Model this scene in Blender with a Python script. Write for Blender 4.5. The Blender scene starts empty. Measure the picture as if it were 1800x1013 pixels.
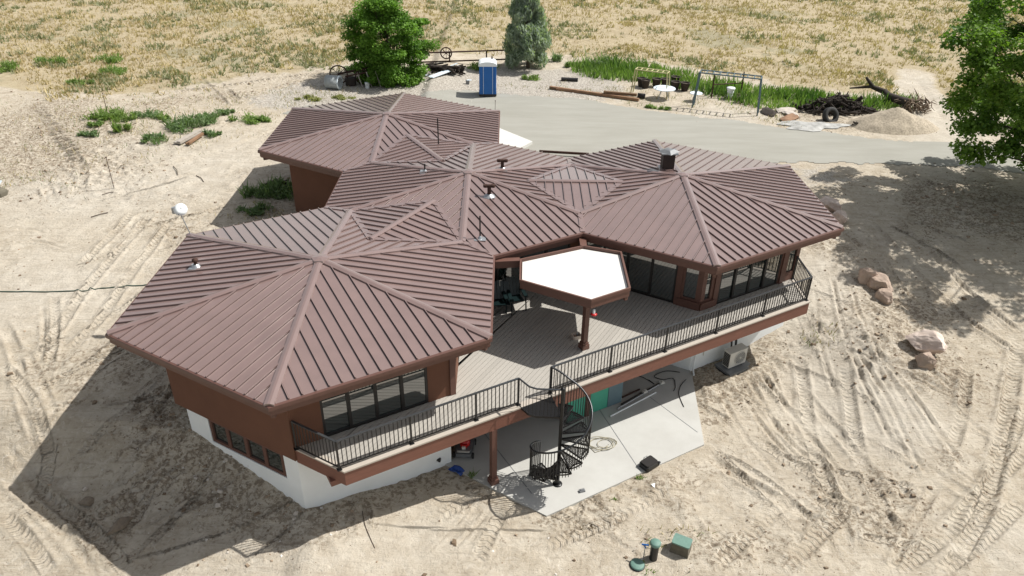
import bpy, math, random
import numpy as np
from mathutils import Vector, Matrix
R = math.radians
random.seed(7)
RNG = np.random.default_rng(11)
SC = bpy.context.scene
COL = SC.collection

# ------------------------------------------------------------------ camera, sky, sun, exposure
S = 6.2                                   # metres: circumradius of one hexagonal roof
CAM = dict(loc=(0.24037 * S, -4.53009 * S, 1.92396 * S), yaw=0.0112056, pitch=0.530661, roll=0.0159838, f=1321.105)
_cy, _sy = math.cos(CAM['yaw']), math.sin(CAM['yaw'])
_cp, _sp = math.cos(CAM['pitch']), math.sin(CAM['pitch'])
FWD = np.array([_sy * _cp, _cy * _cp, -_sp]); _r0 = np.array([_cy, -_sy, 0.]); _u0 = np.cross(_r0, FWD)
RGT = math.cos(CAM['roll']) * _r0 + math.sin(CAM['roll']) * _u0
UPV = -math.sin(CAM['roll']) * _r0 + math.cos(CAM['roll']) * _u0
cd = bpy.data.cameras.new('camera'); cam = bpy.data.objects.new('camera', cd); COL.objects.link(cam)
cd.sensor_width = 36; cd.lens = CAM['f'] / 1800 * 36; cd.clip_start = .5; cd.clip_end = 1500
M4 = Matrix(((RGT[0], UPV[0], -FWD[0], CAM['loc'][0]), (RGT[1], UPV[1], -FWD[1], CAM['loc'][1]),
             (RGT[2], UPV[2], -FWD[2], CAM['loc'][2]), (0, 0, 0, 1)))
cam.matrix_world = M4; SC.camera = cam

SUN = Vector((.75, .2, 1.0)).normalized()
el = math.asin(SUN.z); az = math.atan2(SUN.x, SUN.y)
w = bpy.data.worlds.new('World'); SC.world = w; w.use_nodes = True
wn = w.node_tree.nodes; bg = wn['Background']
sky = wn.new('ShaderNodeTexSky'); sky.sky_type = 'NISHITA'; sky.sun_disc = False
sky.sun_elevation = el; sky.sun_rotation = az; sky.air_density = 1.0; sky.dust_density = 1.2; sky.ozone_density = 1.0
hs = wn.new('ShaderNodeHueSaturation'); hs.inputs['Saturation'].default_value = .42      # thin bright cloud whitens the sky
tn = wn.new('ShaderNodeMix'); tn.data_type = 'RGBA'; tn.blend_type = 'MULTIPLY'; tn.inputs[0].default_value = 1; tn.inputs[7].default_value = (1.04, 1.0, .93, 1)
w.node_tree.links.new(sky.outputs[0], hs.inputs['Color']); w.node_tree.links.new(hs.outputs[0], tn.inputs[6]); w.node_tree.links.new(tn.outputs[2], bg.inputs[0]); bg.inputs[1].default_value = 0.105
sl = bpy.data.lights.new('sun', 'SUN'); sl.energy = 4.5; sl.angle = R(.53); sl.color = (1, .96, .90)
so = bpy.data.objects.new('sun', sl); COL.objects.link(so)
so.rotation_euler = SUN.to_track_quat('Z', 'Y').to_euler(); so.location = (20, 0, 40)
SC.view_settings.view_transform = 'Standard'; SC.view_settings.look = 'None'
SC.view_settings.exposure = 0.40; SC.view_settings.gamma = 1.0
SC.cycles.max_bounces = 6; SC.cycles.diffuse_bounces = 3; SC.cycles.transparent_max_bounces = 12

# ------------------------------------------------------------------ levels (metres, eave = 0)
RISE = .1211 * S; APO = S * math.cos(R(30)); DIST = 1.379 * S
ZD = -.405 * S; ZS = -.84 * S; ZUP = -.47 * S
def V(t): return np.array([math.cos(R(t)), math.sin(R(t))])
CEN = {'A': DIST * V(240), 'B': np.zeros(2), 'C': DIST * V(0), 'D': DIST * V(120)}

# ------------------------------------------------------------------ noise and terrain height
def vnoise(x, y, sc, seed):
    x = np.asarray(x, float) / sc; y = np.asarray(y, float) / sc
    xi = np.floor(x).astype(np.int64); yi = np.floor(y).astype(np.int64); fx = x - xi; fy = y - yi
    fx = fx * fx * (3 - 2 * fx); fy = fy * fy * (3 - 2 * fy)
    def h(a, b):
        n = (a * 374761393 + b * 668265263 + seed * 1274126177) & 0xffffffff
        n = ((n ^ (n >> 13)) * 1274126177) & 0xffffffff
        return ((n ^ (n >> 16)) & 0xffff) / 65535.
    return (h(xi, yi) * (1 - fx) + h(xi + 1, yi) * fx) * (1 - fy) + (h(xi, yi + 1) * (1 - fx) + h(xi + 1, yi + 1) * fx) * fy
def fbm(x, y, sc, seed, o=4):
    s = 0; a = 1; t = 0
    for i in range(o):
        s = s + a * vnoise(x, y, sc / 2 ** i, seed + i * 17); t += a; a *= .55
    return s / t
def sstep(a, b, x): t = np.clip((x - a) / (b - a), 0, 1); return t * t * (3 - 2 * t)
def zbase(x, y):
    x = np.asarray(x, float) / S; y = np.asarray(y, float) / S
    yl = y + .17 * np.clip(x + 1.0, -2.5, .5)
    zl = np.interp(yl, [-2.6, -2.1, -1.95, -1.82, -1.75, -1.69, -1.3, 0, .8, 2, 2.6],
                   [-.85, -.82, -.785, -.71, -.665, -.63, -.60, -.57, -.53, -.475, -.47])
    yr = np.where((x > -.1) & (x < 1.6) & (y > -.8) & (y < 0), -.8, y)
    zr = np.interp(yr, [-.72, -.55, -.43, -.3, 0, .8, 1.5, 2.2], [-.85, -.835, -.79, -.74, -.66, -.57, -.50, -.47])
    far = sstep(1.9, 2.6, x)           # ground lifts towards the boulders and the tree
    zf = np.interp(y, [-3, -2, -1, -.4, .3, 1.2, 2.2], [-.86, -.82, -.76, -.68, -.58, -.50, -.47])
    zr = zr * (1 - far) + zf * far
    zr = zr + .05 * (1 - sstep(-.66, -.12, x)) * (x > -.8)
    t = sstep(-.74, -.62, x)
    z = (zl * (1 - t) + zr * t) * S
    return z
def zlow(x, y):
    """base + gentle undulation (kept flat round the house and the paved yard)"""
    x = np.asarray(x, float); y = np.asarray(y, float)
    d = np.hypot(x - 3, (y - 4) * .8)
    a = sstep(16, 34, d)
    return zbase(x, y) + a * ((fbm(x, y, 9, 3) - .5) * .5 + np.maximum(0, y - 30) * .004 * (fbm(x, y, 30, 5) - .3) * 4)
def ray(u, v):
    d = FWD + (u - 900) / CAM['f'] * RGT - (v - 506.5) / CAM['f'] * UPV
    return np.array(CAM['loc']), d
def bp(u, v, z):
    o, d = ray(u, v); t = (z - o[2]) / d[2]; return o + t * d
def G(u, v):
    """a place on the ground"""
    z = -3.5
    for _ in range(30):
        q = bp(u, v, z); z = .5 * z + .5 * float(zlow(q[0], q[1]))
    q = bp(u, v, z); return Vector((q[0], q[1], z))

# ------------------------------------------------------------------ materials
def mat(name, col, rough=.7, metal=0., var=.0, vscale=3., bump=0., bscale=40., spec=None, col2=None, stretch=None, attr=None, trans=0., coat=0.):
    m = bpy.data.materials.new(name); m.use_nodes = True; nt = m.node_tree; N = nt.nodes; L = nt.links; b = N['Principled BSDF']
    b.inputs['Roughness'].default_value = rough; b.inputs['Metallic'].default_value = metal
    if spec is not None: b.inputs['Specular IOR Level'].default_value = spec
    if coat: b.inputs['Coat Weight'].default_value = coat; b.inputs['Coat Roughness'].default_value = .22
    tc = N.new('ShaderNodeTexCoord'); src = tc.outputs['Object']
    if stretch:
        mp = N.new('ShaderNodeMapping'); mp.inputs['Scale'].default_value = stretch; L.new(src, mp.inputs[0]); src = mp.outputs[0]
    base = None
    if attr:
        a = N.new('ShaderNodeAttribute'); a.attribute_name = attr; base = a.outputs['Color']
    if var > 0:
        n = N.new('ShaderNodeTexNoise'); n.inputs['Scale'].default_value = vscale; n.inputs['Detail'].default_value = 7; n.inputs['Roughness'].default_value = .62
        L.new(src, n.inputs['Vector'])
        rp = N.new('ShaderNodeMapRange'); rp.inputs[1].default_value = .3; rp.inputs[2].default_value = .7
        L.new(n.outputs[0], rp.inputs[0])
        mx = N.new('ShaderNodeMix'); mx.data_type = 'RGBA'
        c2 = col2 if col2 else tuple(c * (1 - var) for c in col)
        if base is not None:
            mx.blend_type = 'MULTIPLY'; mx.inputs[0].default_value = 1
            rp.inputs[3].default_value = 1 - var; rp.inputs[4].default_value = 1 + var * .4
            L.new(base, mx.inputs[6]); L.new(rp.outputs[0], mx.inputs[7])
        else:
            mx.inputs[6].default_value = (*col, 1); mx.inputs[7].default_value = (*c2, 1); L.new(rp.outputs[0], mx.inputs[0])
        L.new(mx.outputs[2], b.inputs['Base Color'])
    elif base is not None: L.new(base, b.inputs['Base Color'])
    else: b.inputs['Base Color'].default_value = (*col, 1)
    if bump > 0:
        n2 = N.new('ShaderNodeTexNoise'); n2.inputs['Scale'].default_value = bscale; n2.inputs['Detail'].default_value = 5
        L.new(src, n2.inputs['Vector'])
        bp_ = N.new('ShaderNodeBump'); bp_.inputs['Strength'].default_value = bump; bp_.inputs['Distance'].default_value = .02
        L.new(n2.outputs[0], bp_.inputs['Height']); L.new(bp_.outputs[0], b.inputs['Normal'])
    if trans > 0:
        t = N.new('ShaderNodeBsdfTranslucent'); ms = N.new('ShaderNodeMixShader'); ms.inputs[0].default_value = trans
        if attr:
            g = N.new('ShaderNodeMix'); g.data_type = 'RGBA'; g.blend_type = 'MULTIPLY'; g.inputs[0].default_value = 1
            L.new(base, g.inputs[6]); g.inputs[7].default_value = (1.3, 1.5, .6, 1); L.new(g.outputs[2], t.inputs[0])
        else: t.inputs[0].default_value = (*col, 1)
        out = N['Material Output']; L.new(b.outputs[0], ms.inputs[1]); L.new(t.outputs[0], ms.inputs[2]); L.new(ms.outputs[0], out.inputs[0])
    return m
MT = {}
MT['roof'] = mat('roof metal', (.212, .143, .130), .32, 0, .14, 1.1, .06, 2, spec=.9, col2=(.178, .121, .110), coat=1.)
MT['joint'] = mat('dark seam strip', (.035, .018, .017), .6)  # flat dark strip added under each roof rib to darken the seam lines
MT['trim'] = mat('brown trim paint', (.135, .064, .047), .55, 0, .2, 5, .1, 60)
MT['roofdark'] = mat('gutter brown', (.12, .058, .045), .45, 0, .15, 5)
MT['stucco'] = mat('brown stucco', (.15, .066, .038), .9, 0, .16, 1.3, .25, 120)
MT['soffit'] = mat('soffit', (.30, .20, .14), .8, 0, .15, 3)
MT['white'] = mat('white stucco', (.83, .865, .875), .85, 0, .06, .9, .3, 90, col2=(.76, .79, .79))
MT['frame'] = mat('dark window frame', (.018, .016, .015), .45, 0, .3, 8)
MT['iron'] = mat('black railing', (.018, .018, .019), .38, .2, .3, 12)
MT['gunmetal'] = mat('sooty dark metal', (.028, .014, .012), .6, 0, .4, 5)
MT['iron2'] = mat('dark handrail', (.04, .043, .048), .3, .4, .3, 6)
MT['ironrail'] = mat('handrail', (.085, .092, .10), .3, .4, .3, 6)
MT['deckrim'] = mat('deck rim brown', (.20, .085, .058), .6, 0, .22, 2.5, .15, 70, stretch=(1, 1, 6))
MT['slab'] = mat('concrete slab', (.47, .47, .445), .85, 0, .10, .8, .2, 60, col2=(.405, .40, .375))
MT['apron'] = mat('concrete apron', (.60, .60, .57), .85, 0, .1, 1.2, .2, 40)
MT['membrane'] = mat('white roof membrane', (.66, .655, .635), .6, 0, .10, .7, col2=(.60, .59, .56))
MT['galv'] = mat('galvanised metal', (.42, .44, .46), .4, .6, .2, 8)
MT['blackpl'] = mat('black plastic', (.012, .013, .014), .4, 0, .3, 10)
MT['greenpl'] = mat('dark green plastic', (.007, .017, .018), .35, 0, .2, 8)
MT['rubber'] = mat('rubber', (.02, .02, .02), .75, 0, .3, 14, .3, 60)
MT['red'] = mat('red paint', (.5, .02, .02), .3, 0, .1, 6)
MT['grey'] = mat('grey painted steel', (.22, .23, .24), .4, .3, .2, 6)
MT['acwhite'] = mat('beige enamel', (.62, .61, .56), .5, 0, .08, 4)
MT['blue'] = mat('blue plastic', (.004, .12, .42), .42, 0, .12, 2, .05, 8)
MT['potwhite'] = mat('white translucent plastic', (.80, .84, .86), .4, 0, .05, 3)
MT['lidgreen'] = mat('faded green lid', (.13, .24, .20), .6, 0, .2, 9, .2, 50)
MT['green'] = mat('green sheathing board', (.06, .33, .23), .8, 0, .1, 3)
MT['bluegrey'] = mat('blue grey door paint', (.10, .16, .19), .6, 0, .1, 3)
MT['wood'] = mat('weathered timber', (.22, .135, .075), .85, 0, .45, 4, .3, 40, stretch=(1, 1, 1))
MT['greywood'] = mat('grey weathered board', (.42, .38, .33), .9, 0, .3, 5, .3, 40)
MT['orangewood'] = mat('orange brown timber', (.30, .175, .10), .85, 0, .4, 3, .2, 30)
MT['bark'] = mat('bark', (.10, .075, .055), .95, 0, .4, 6, .6, 30)
MT['charred'] = mat('dead dark branches', (.05, .038, .03), .95, 0, .6, 7, .4, 30)
MT['rust'] = mat('rusty iron', (.07, .032, .022), .8, .2, .5, 9, .3, 40)
MT['yellow'] = mat('faded yellow paint', (.52, .48, .25), .6, 0, .3, 9)
MT['bluepipe'] = mat('blue grey paint', (.10, .16, .19), .5, .2, .4, 7)
MT['palewhite'] = mat('pale blue white', (.66, .74, .80), .6, 0, .1, 5)
MT['concretegrey'] = mat('grey concrete pipe', (.36, .39, .40), .85, 0, .2, 4, .3, 30)
MT['rock'] = mat('pink brown boulder', (.46, .35, .285), .9, 0, .4, 2.2, .9, 9, col2=(.27, .215, .165))
MT['rockpale'] = mat('pale pink boulder', (.70, .60, .54), .9, 0, .4, 1.8, .9, 8, col2=(.36, .28, .225))
MT['clodrock'] = mat('dark clod', (.24, .195, .145), .95, 0, .4, 6, .6, 14)
MT['caked'] = mat('soil caked plastic', (.15, .135, .10), .9, 0, .4, 5, .3, 30)
MT['rockflat'] = mat('flat pale rock', (.55, .50, .44), .9, 0, .3, 4, .5, 12)
MT['hose'] = mat('dark green hose', (.035, .07, .05), .5)
MT['hosepale'] = mat('pale hose', (.36, .33, .24), .6)
MT['bluetarp'] = mat('blue tarp', (.01, .06, .30), .4, 0, .3, 8)
MT['cream'] = mat('cream plaster', (.6, .52, .44), .8, 0, .2, 8)
MT['clod'] = mat('soil clods', (.2, .15, .1), .95, attr='Col', var=.3, vscale=9, bump=.4, bscale=40)
MT['pebble'] = mat('pebbles', (.6, .57, .52), .85, attr='Col', var=.2, vscale=9)
MT['leaf'] = mat('leaves', (.06, .12, .02), .55, attr='Col', var=.25, vscale=1.2, trans=.35, spec=.3)
MT['straw'] = mat('dry grass', (.4, .3, .15), .8, attr='Col', var=.2, vscale=.6, trans=.2, spec=.1)
def glass():
    m = bpy.data.materials.new('window glass'); m.use_nodes = True; b = m.node_tree.nodes['Principled BSDF']
    N = m.node_tree.nodes; L = m.node_tree.links
    n = N.new('ShaderNodeTexNoise'); n.inputs['Scale'].default_value = .7; n.inputs['Detail'].default_value = 1
    tc = N.new('ShaderNodeTexCoord'); L.new(tc.outputs['Object'], n.inputs['Vector'])
    bm = N.new('ShaderNodeBump'); bm.inputs['Strength'].default_value = .05; bm.inputs['Distance'].default_value = .05
    L.new(n.outputs[0], bm.inputs['Height']); L.new(bm.outputs[0], b.inputs['Normal'])
    b.inputs['Base Color'].default_value = (.008, .018, .017, 1); b.inputs['Roughness'].default_value = .02
    b.inputs['IOR'].default_value = 2.7; b.inputs['Specular IOR Level'].default_value = .6
    return m
MT['glass'] = glass()
def deckmat():
    m = bpy.data.materials.new('composite decking'); m.use_nodes = True; N = m.node_tree.nodes; L = m.node_tree.links; b = N['Principled BSDF']
    a = N.new('ShaderNodeAttribute'); a.attribute_name = 'Col'
    tc = N.new('ShaderNodeTexCoord'); mp = N.new('ShaderNodeMapping'); mp.inputs['Rotation'].default_value = (0, 0, R(-60)); L.new(tc.outputs['Object'], mp.inputs[0])
    m2 = N.new('ShaderNodeMapping'); m2.inputs['Scale'].default_value = (.8, 14, 1); L.new(mp.outputs[0], m2.inputs[0])
    n = N.new('ShaderNodeTexNoise'); n.inputs['Scale'].default_value = 4; n.inputs['Detail'].default_value = 5; L.new(m2.outputs[0], n.inputs[0])
    rp = N.new('ShaderNodeMapRange'); rp.inputs[3].default_value = .82; rp.inputs[4].default_value = 1.12; L.new(n.outputs[0], rp.inputs[0])
    mx = N.new('ShaderNodeMix'); mx.data_type = 'RGBA'; mx.blend_type = 'MULTIPLY'; mx.inputs[0].default_value = 1
    L.new(a.outputs['Color'], mx.inputs[6]); L.new(rp.outputs[0], mx.inputs[7]); L.new(mx.outputs[2], b.inputs['Base Color'])
    b.inputs['Roughness'].default_value = .7
    return m
MT['deck'] = deckmat()

# ------------------------------------------------------------------ mesh helpers
class MB:
    def __init__(s): s.v = []; s.f = []; s.c = []; s.cc = None; s.sm = []; s.mi = 0; s.ml = []
    def add(s, vs, fs, smooth=False):
        o = len(s.v); s.v += [tuple(float(c) for c in v) for v in vs]; s.f += [tuple(i + o for i in f) for f in fs]
        s.sm += [smooth] * len(fs); s.ml += [s.mi] * len(fs)
        if s.cc is not None: s.c += [s.cc] * len(vs)
        return s
    def poly(s, pts): return s.add(pts, [tuple(range(len(pts)))])
    def box(s, c, half, rz=0., ax=None):
        c = np.array(c, float)
        if ax is None:
            a = np.array([math.cos(rz), math.sin(rz), 0]); b = np.array([-math.sin(rz), math.cos(rz), 0]); d = np.array([0, 0, 1.])
        else: a, b, d = [np.array(q, float) for q in ax]
        vs = [c + i * half[0] * a + j * half[1] * b + k * half[2] * d for k in (-1, 1) for j in (-1, 1) for i in (-1, 1)]
        return s.add(vs, [(0, 2, 3, 1), (4, 5, 7, 6), (0, 1, 5, 4), (2, 6, 7, 3), (0, 4, 6, 2), (1, 3, 7, 5)])
    def bar(s, a, b, w, h, up=(0, 0, 1)):
        a = np.array(a, float); b = np.array(b, float); d = b - a; L = np.linalg.norm(d); d = d / max(L, 1e-9)
        up = np.array(up, float); sd = np.cross(d, up); n = np.linalg.norm(sd)
        if n < 1e-4: sd = np.cross(d, (1, 0, 0)); n = np.linalg.norm(sd)
        sd /= n; u = np.cross(sd, d)
        return s.box((a + b) / 2, (L / 2, w / 2, h / 2), ax=(d, sd, u))
    def tube(s, pts, r, n=8, caps=True, smooth=True):
        pts = [np.array(p, float) for p in pts]; rs = r if hasattr(r, '__len__') else [r] * len(pts)
        vs = []; prev = None
        for i, p in enumerate(pts):
            t = pts[min(i + 1, len(pts) - 1)] - pts[max(i - 1, 0)]; t = t / max(np.linalg.norm(t), 1e-9)
            if prev is None:
                prev = np.cross(t, (0, 0, 1.)); 
                if np.linalg.norm(prev) < .05: prev = np.cross(t, (1., 0, 0))
            prev = prev - t * (prev @ t); prev /= max(np.linalg.norm(prev), 1e-9); b = np.cross(t, prev)
            for k in range(n):
                a = 2 * math.pi * k / n; vs.append(p + rs[i] * (math.cos(a) * prev + math.sin(a) * b))
        fs = [(i * n + k, i * n + (k + 1) % n, (i + 1) * n + (k + 1) % n, (i + 1) * n + k) for i in range(len(pts) - 1) for k in range(n)]
        s.add(vs, fs, smooth)
        if caps:
            s.add(vs[:n], [tuple(range(n))[::-1]]); s.add(vs[-n:], [tuple(range(n))])
        return s
    def lathe(s, c, prof, n=20, smooth=True, axis='z'):
        vs = []
        for r, z in prof:
            for k in range(n):
                a = 2 * math.pi * k / n
                q = (r * math.cos(a), r * math.sin(a), z) if axis == 'z' else ((z, r * math.cos(a), r * math.sin(a)) if axis == 'x' else (r * math.cos(a), z, r * math.sin(a)))
                vs.append(np.array(c) + q)
        fs = [(i * n + k, i * n + (k + 1) % n, (i + 1) * n + (k + 1) % n, (i + 1) * n + k) for i in range(len(prof) - 1) for k in range(n)]
        return s.add(vs, fs, smooth)
    def prism(s, pts, z0, z1):
        n = len(pts); vs = [(p[0], p[1], z0) for p in pts] + [(p[0], p[1], z1) for p in pts]
        return s.add(vs, [tuple(range(n))[::-1], tuple(range(n, 2 * n))] + [(i, (i + 1) % n, n + (i + 1) % n, n + i) for i in range(n)])
    def sweep(s, pts, prof, closed=False):
        """extrude a (outward offset, z) profile along a plan chain; outward = right of travel"""
        n = len(pts); ring = []
        for i in range(n):
            p = np.array(pts[i], float); dirs = []
            if closed or i > 0: d = p - np.array(pts[i - 1]); dirs.append(d / np.linalg.norm(d))
            if closed or i < n - 1: d = np.array(pts[(i + 1) % n]) - p; dirs.append(d / np.linalg.norm(d))
            ns = [np.array([d[1], -d[0]]) for d in dirs]
            if len(ns) == 2:
                m = ns[0] + ns[1]; m /= np.linalg.norm(m); m = m / max(m @ ns[0], .2)
            else: m = ns[0]
            ring.append([(p[0] + m[0] * o, p[1] + m[1] * o, z) for o, z in prof])
        k = len(prof); vs = [q for r_ in ring for q in r_]; fs = []
        for i in range(n if closed else n - 1):
            j = (i + 1) % n
            for a in range(k - 1): fs.append((i * k + a, j * k + a, j * k + a + 1, i * k + a + 1))
        if not closed: fs.append(tuple(range(k))[::-1]); fs.append(tuple((n - 1) * k + a for a in range(k)))
        return s.add(vs, fs)
    def build(s, name, m, parent=None, local=False):
        me = bpy.data.meshes.new(name); me.from_pydata(s.v, [], s.f); me.materials.append(MT[m] if isinstance(m, str) else m)
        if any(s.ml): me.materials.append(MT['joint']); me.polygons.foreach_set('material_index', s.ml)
        me.polygons.foreach_set('use_smooth', s.sm)
        if s.cc is not None and s.c:
            a = me.color_attributes.new('Col', 'FLOAT_COLOR', 'POINT'); a.data.foreach_set('color', np.array([(*c, 1) for c in s.c], 'f').ravel())
        me.update(); o = bpy.data.objects.new(name, me); COL.objects.link(o)
        if parent is not None:
            o.parent = parent
            if not local:
                q = Vector((0, 0, 0)); a = parent
                while a: q += a.location; a = a.parent
                o.location = -q
        return o
def meshnp(name, verts, faces, m, col=None, parent=None, smooth=False):
    """fast mesh from arrays; faces all of one size"""
    verts = np.asarray(verts, 'f'); faces = np.asarray(faces, 'i'); me = bpy.data.meshes.new(name); k = faces.shape[1]
    me.vertices.add(len(verts)); me.vertices.foreach_set('co', verts.ravel())
    me.loops.add(faces.size); me.loops.foreach_set('vertex_index', faces.ravel())
    me.polygons.add(len(faces)); me.polygons.foreach_set('loop_start', np.arange(0, faces.size, k, dtype='i'))
    me.polygons.foreach_set('use_smooth', np.full(len(faces), smooth))
    me.update(calc_edges=True)
    if col is not None:
        a = me.color_attributes.new('Col', 'FLOAT_COLOR', 'POINT'); c = np.ones((len(verts), 4), 'f'); c[:, :3] = col; a.data.foreach_set('color', c.ravel())
    me.materials.append(MT[m] if isinstance(m, str) else m); o = bpy.data.objects.new(name, me); COL.objects.link(o)
    if parent is not None:
        o.parent = parent; o.location = -parent.location
    return o
def tag(o, label, cat, group=None, kind=None):
    if label: o['label'] = label
    if cat: o['category'] = cat
    if group: o['group'] = group
    if kind: o['kind'] = kind
    return o
def thing(name, label, cat, loc=(0, 0, 0), rz=0., group=None):
    o = bpy.data.objects.new(name, None); o.empty_display_size = .3; COL.objects.link(o); o.location = loc; o.rotation_euler = (0, 0, rz)
    return tag(o, label, cat, group)
def dup(root, loc, rz, label=None, scale=None):
    r = root.copy(); COL.objects.link(r); r.location = loc; r.rotation_euler = (0, 0, rz)
    if label: r['label'] = label
    if scale: r.scale = (scale,) * 3
    for ch in list(root.children):
        c = ch.copy(); COL.objects.link(c); c.parent = r
        for g in ch.children: d = g.copy(); COL.objects.link(d); d.parent = c
    return r
def clip(poly, n, d):
    """keep the part of a polygon with p.n <= d"""
    out = []; k = len(poly)
    for i in range(k):
        a = poly[i]; b = poly[(i + 1) % k]; da = a[0] * n[0] + a[1] * n[1] - d; db = b[0] * n[0] + b[1] * n[1] - d
        if da <= 0: out.append(a)
        if (da < 0 < db) or (db < 0 < da): t = da / (da - db); out.append(tuple(np.array(a) + t * (np.array(b) - np.array(a))))
    return out
def lineclip(p, d, poly):
    """segment of the line p + t d inside a convex plan polygon"""
    t0, t1 = -1e9, 1e9; k = len(poly); ar = sum(poly[i][0] * poly[(i + 1) % k][1] - poly[(i + 1) % k][0] * poly[i][1] for i in range(k))
    s = 1 if ar > 0 else -1
    for i in range(k):
        a = np.array(poly[i][:2]); b = np.array(poly[(i + 1) % k][:2]); e = b - a
        if np.linalg.norm(e) < 1e-6: continue
        n = np.array([e[1], -e[0]]) * s; den = n @ d; num = n @ (a - p)
        if abs(den) < 1e-9:
            if num < 0: return None
            continue
        t = num / den
        if den > 0: t1 = min(t1, t)
        else: t0 = max(t0, t)
    return (t0, t1) if t1 - t0 > .05 else None

# ------------------------------------------------------------------ terrain sheet
def axis(parts):
    out = []
    for a, b, st in parts: out += list(np.arange(a, b, st))
    out.append(parts[-1][1]); return np.array(out)
TRK = [  # tyre tracks and blade marks: picture path, half width, depth, lug strength
 ([(1405,630),(1415,700),(1425,790),(1450,850),(1480,900)], .22, .045, 1), ([(1485,640),(1495,720),(1508,800),(1530,850),(1570,940)], .22, .045, 1),
 ([(1330,650),(1400,740),(1450,800),(1490,850)], .12, .07, 0), ([(1310,660),(1370,760),(1440,830)], .12, .05, 0), ([(1500,610),(1560,700),(1600,790),(1640,850)], .1, .06, 0),
 ([(1530,610),(1600,690),(1650,760),(1700,830)], .12, .06, 0), ([(1790,600),(1775,700),(1745,850),(1720,920),(1670,1013)], .26, .06, 1),
 ([(1800,720),(1770,790),(1735,860)], .2, .05, 1), ([(1250,1000),(1330,930),(1400,860)], .25, .05, 1), ([(1360,1013),(1420,960),(1490,890)], .25, .05, 1),
 ([(1520,880),(1560,915),(1600,950)], .25, .05, 1), ([(1560,1013),(1640,960),(1700,900),(1800,790)], .25, .06, 1), ([(1640,1013),(1720,960),(1800,880)], .22, .05, 1),
 ([(1530,390),(1600,470),(1680,550),(1800,630)], .14, .06, 0), ([(1560,370),(1640,450),(1720,530),(1800,590)], .14, .06, 0), ([(1430,500),(1440,600),(1470,700)], .1, .04, 0),
 ([(1460,480),(1480,580),(1520,680),(1570,780)], .1, .05, 0), ([(1480,450),(1510,560),(1560,660),(1620,760),(1660,820)], .1, .04, 0), ([(1260,680),(1300,760),(1370,840)], .12, .04, 0),
 ([(1290,670),(1330,740),(1400,820)], .1, .05, 0), ([(1350,640),(1380,720),(1420,800)], .1, .04, 0), ([(1240,800),(1330,860),(1400,900),(1460,930)], .2, .06, 0),
 ([(95,520),(97,570),(92,620),(80,680)], .18, .05, 1), ([(75,535),(78,590),(72,640)], .1, .04, 0), ([(270,375),(210,440),(150,510),(110,570),(60,640)], .2, .05, 1),
 ([(300,390),(240,470),(180,560),(120,620)], .2, .045, 1), ([(240,370),(190,420),(140,470)], .2, .05, 1), ([(0,405),(40,398),(85,412)], .12, .05, 0), ([(0,430),(60,420),(120,440)], .1, .04, 0),
 ([(0,640),(50,690),(80,760),(90,820)], .18, .05, 1), ([(30,600),(70,660),(100,740)], .12, .04, 0), ([(0,830),(70,900),(130,960),(170,1013)], .15, .05, 0), ([(50,850),(120,900),(190,960),(230,1013)], .2, .05, 1),
 ([(10,780),(60,850),(130,920)], .12, .05, 0), ([(0,900),(60,960),(90,1013)], .2, .05, 1), ([(0,560),(30,620),(40,700),(70,780)], .2, .05, 0),
 ([(0,200),(40,260),(60,330)], .2, .05, 0), ([(60,180),(110,250),(150,300),(140,340)], .25, .05, 1), ([(20,250),(70,300),(90,350)], .25, .05, 0),
 ([(100,345),(250,300),(420,255),(500,225)], .25, .04, 0), ([(100,370),(260,330),(430,280)], .2, .03, 0), ([(300,165),(420,148),(560,130)], .3, .05, 1), ([(250,180),(400,170),(520,150)], .3, .04, 0),
 ([(350,135),(380,165),(400,185)], .2, .05, 1), ([(370,130),(400,160),(425,180)], .2, .05, 1), ([(170,640),(130,720),(60,800)], .14, .03, 0), ([(300,780),(240,850),(170,900)], .12, .05, 0),
 ([(640,870),(660,940),(680,980)], .05, .05, 0), ([(1640,130),(1660,160),(1690,200),(1720,250)], .3, .08, 0), ([(1610,140),(1635,175),(1660,215)], .3, .06, 0),
 ([(1650,850),(1600,930),(1560,1013)], .14, .04, 0), ([(1700,640),(1690,740),(1650,840)], .2, .05, 1), ([(1660,700),(1720,760),(1800,800)], .12, .04, 0), ([(1580,300),(1650,330),(1740,350),(1800,370)], .2, .05, 0)]
X = axis([(-110, -40, 2.2), (-40, -22, .4), (-22, 25, .062), (26, 48, .3), (48, 120, 2.2)])
Y = axis([(-26, -19.5, .5), (-19.5, 12, .062), (12, 40, .2), (40, 75, .45), (75, 220, 4)])
gx, gy = np.meshgrid(X, Y); gz = zlow(gx, gy)
dark = np.zeros_like(gx); rough = np.zeros_like(gx); light = np.zeros_like(gx)
def blob(u, v, r, a, arr, rx=1.):
    q = G(u, v); d2 = ((gx - q.x) / (r * rx)) ** 2 + ((gy - q.y) / r) ** 2
    arr += a * np.exp(-d2)
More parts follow.
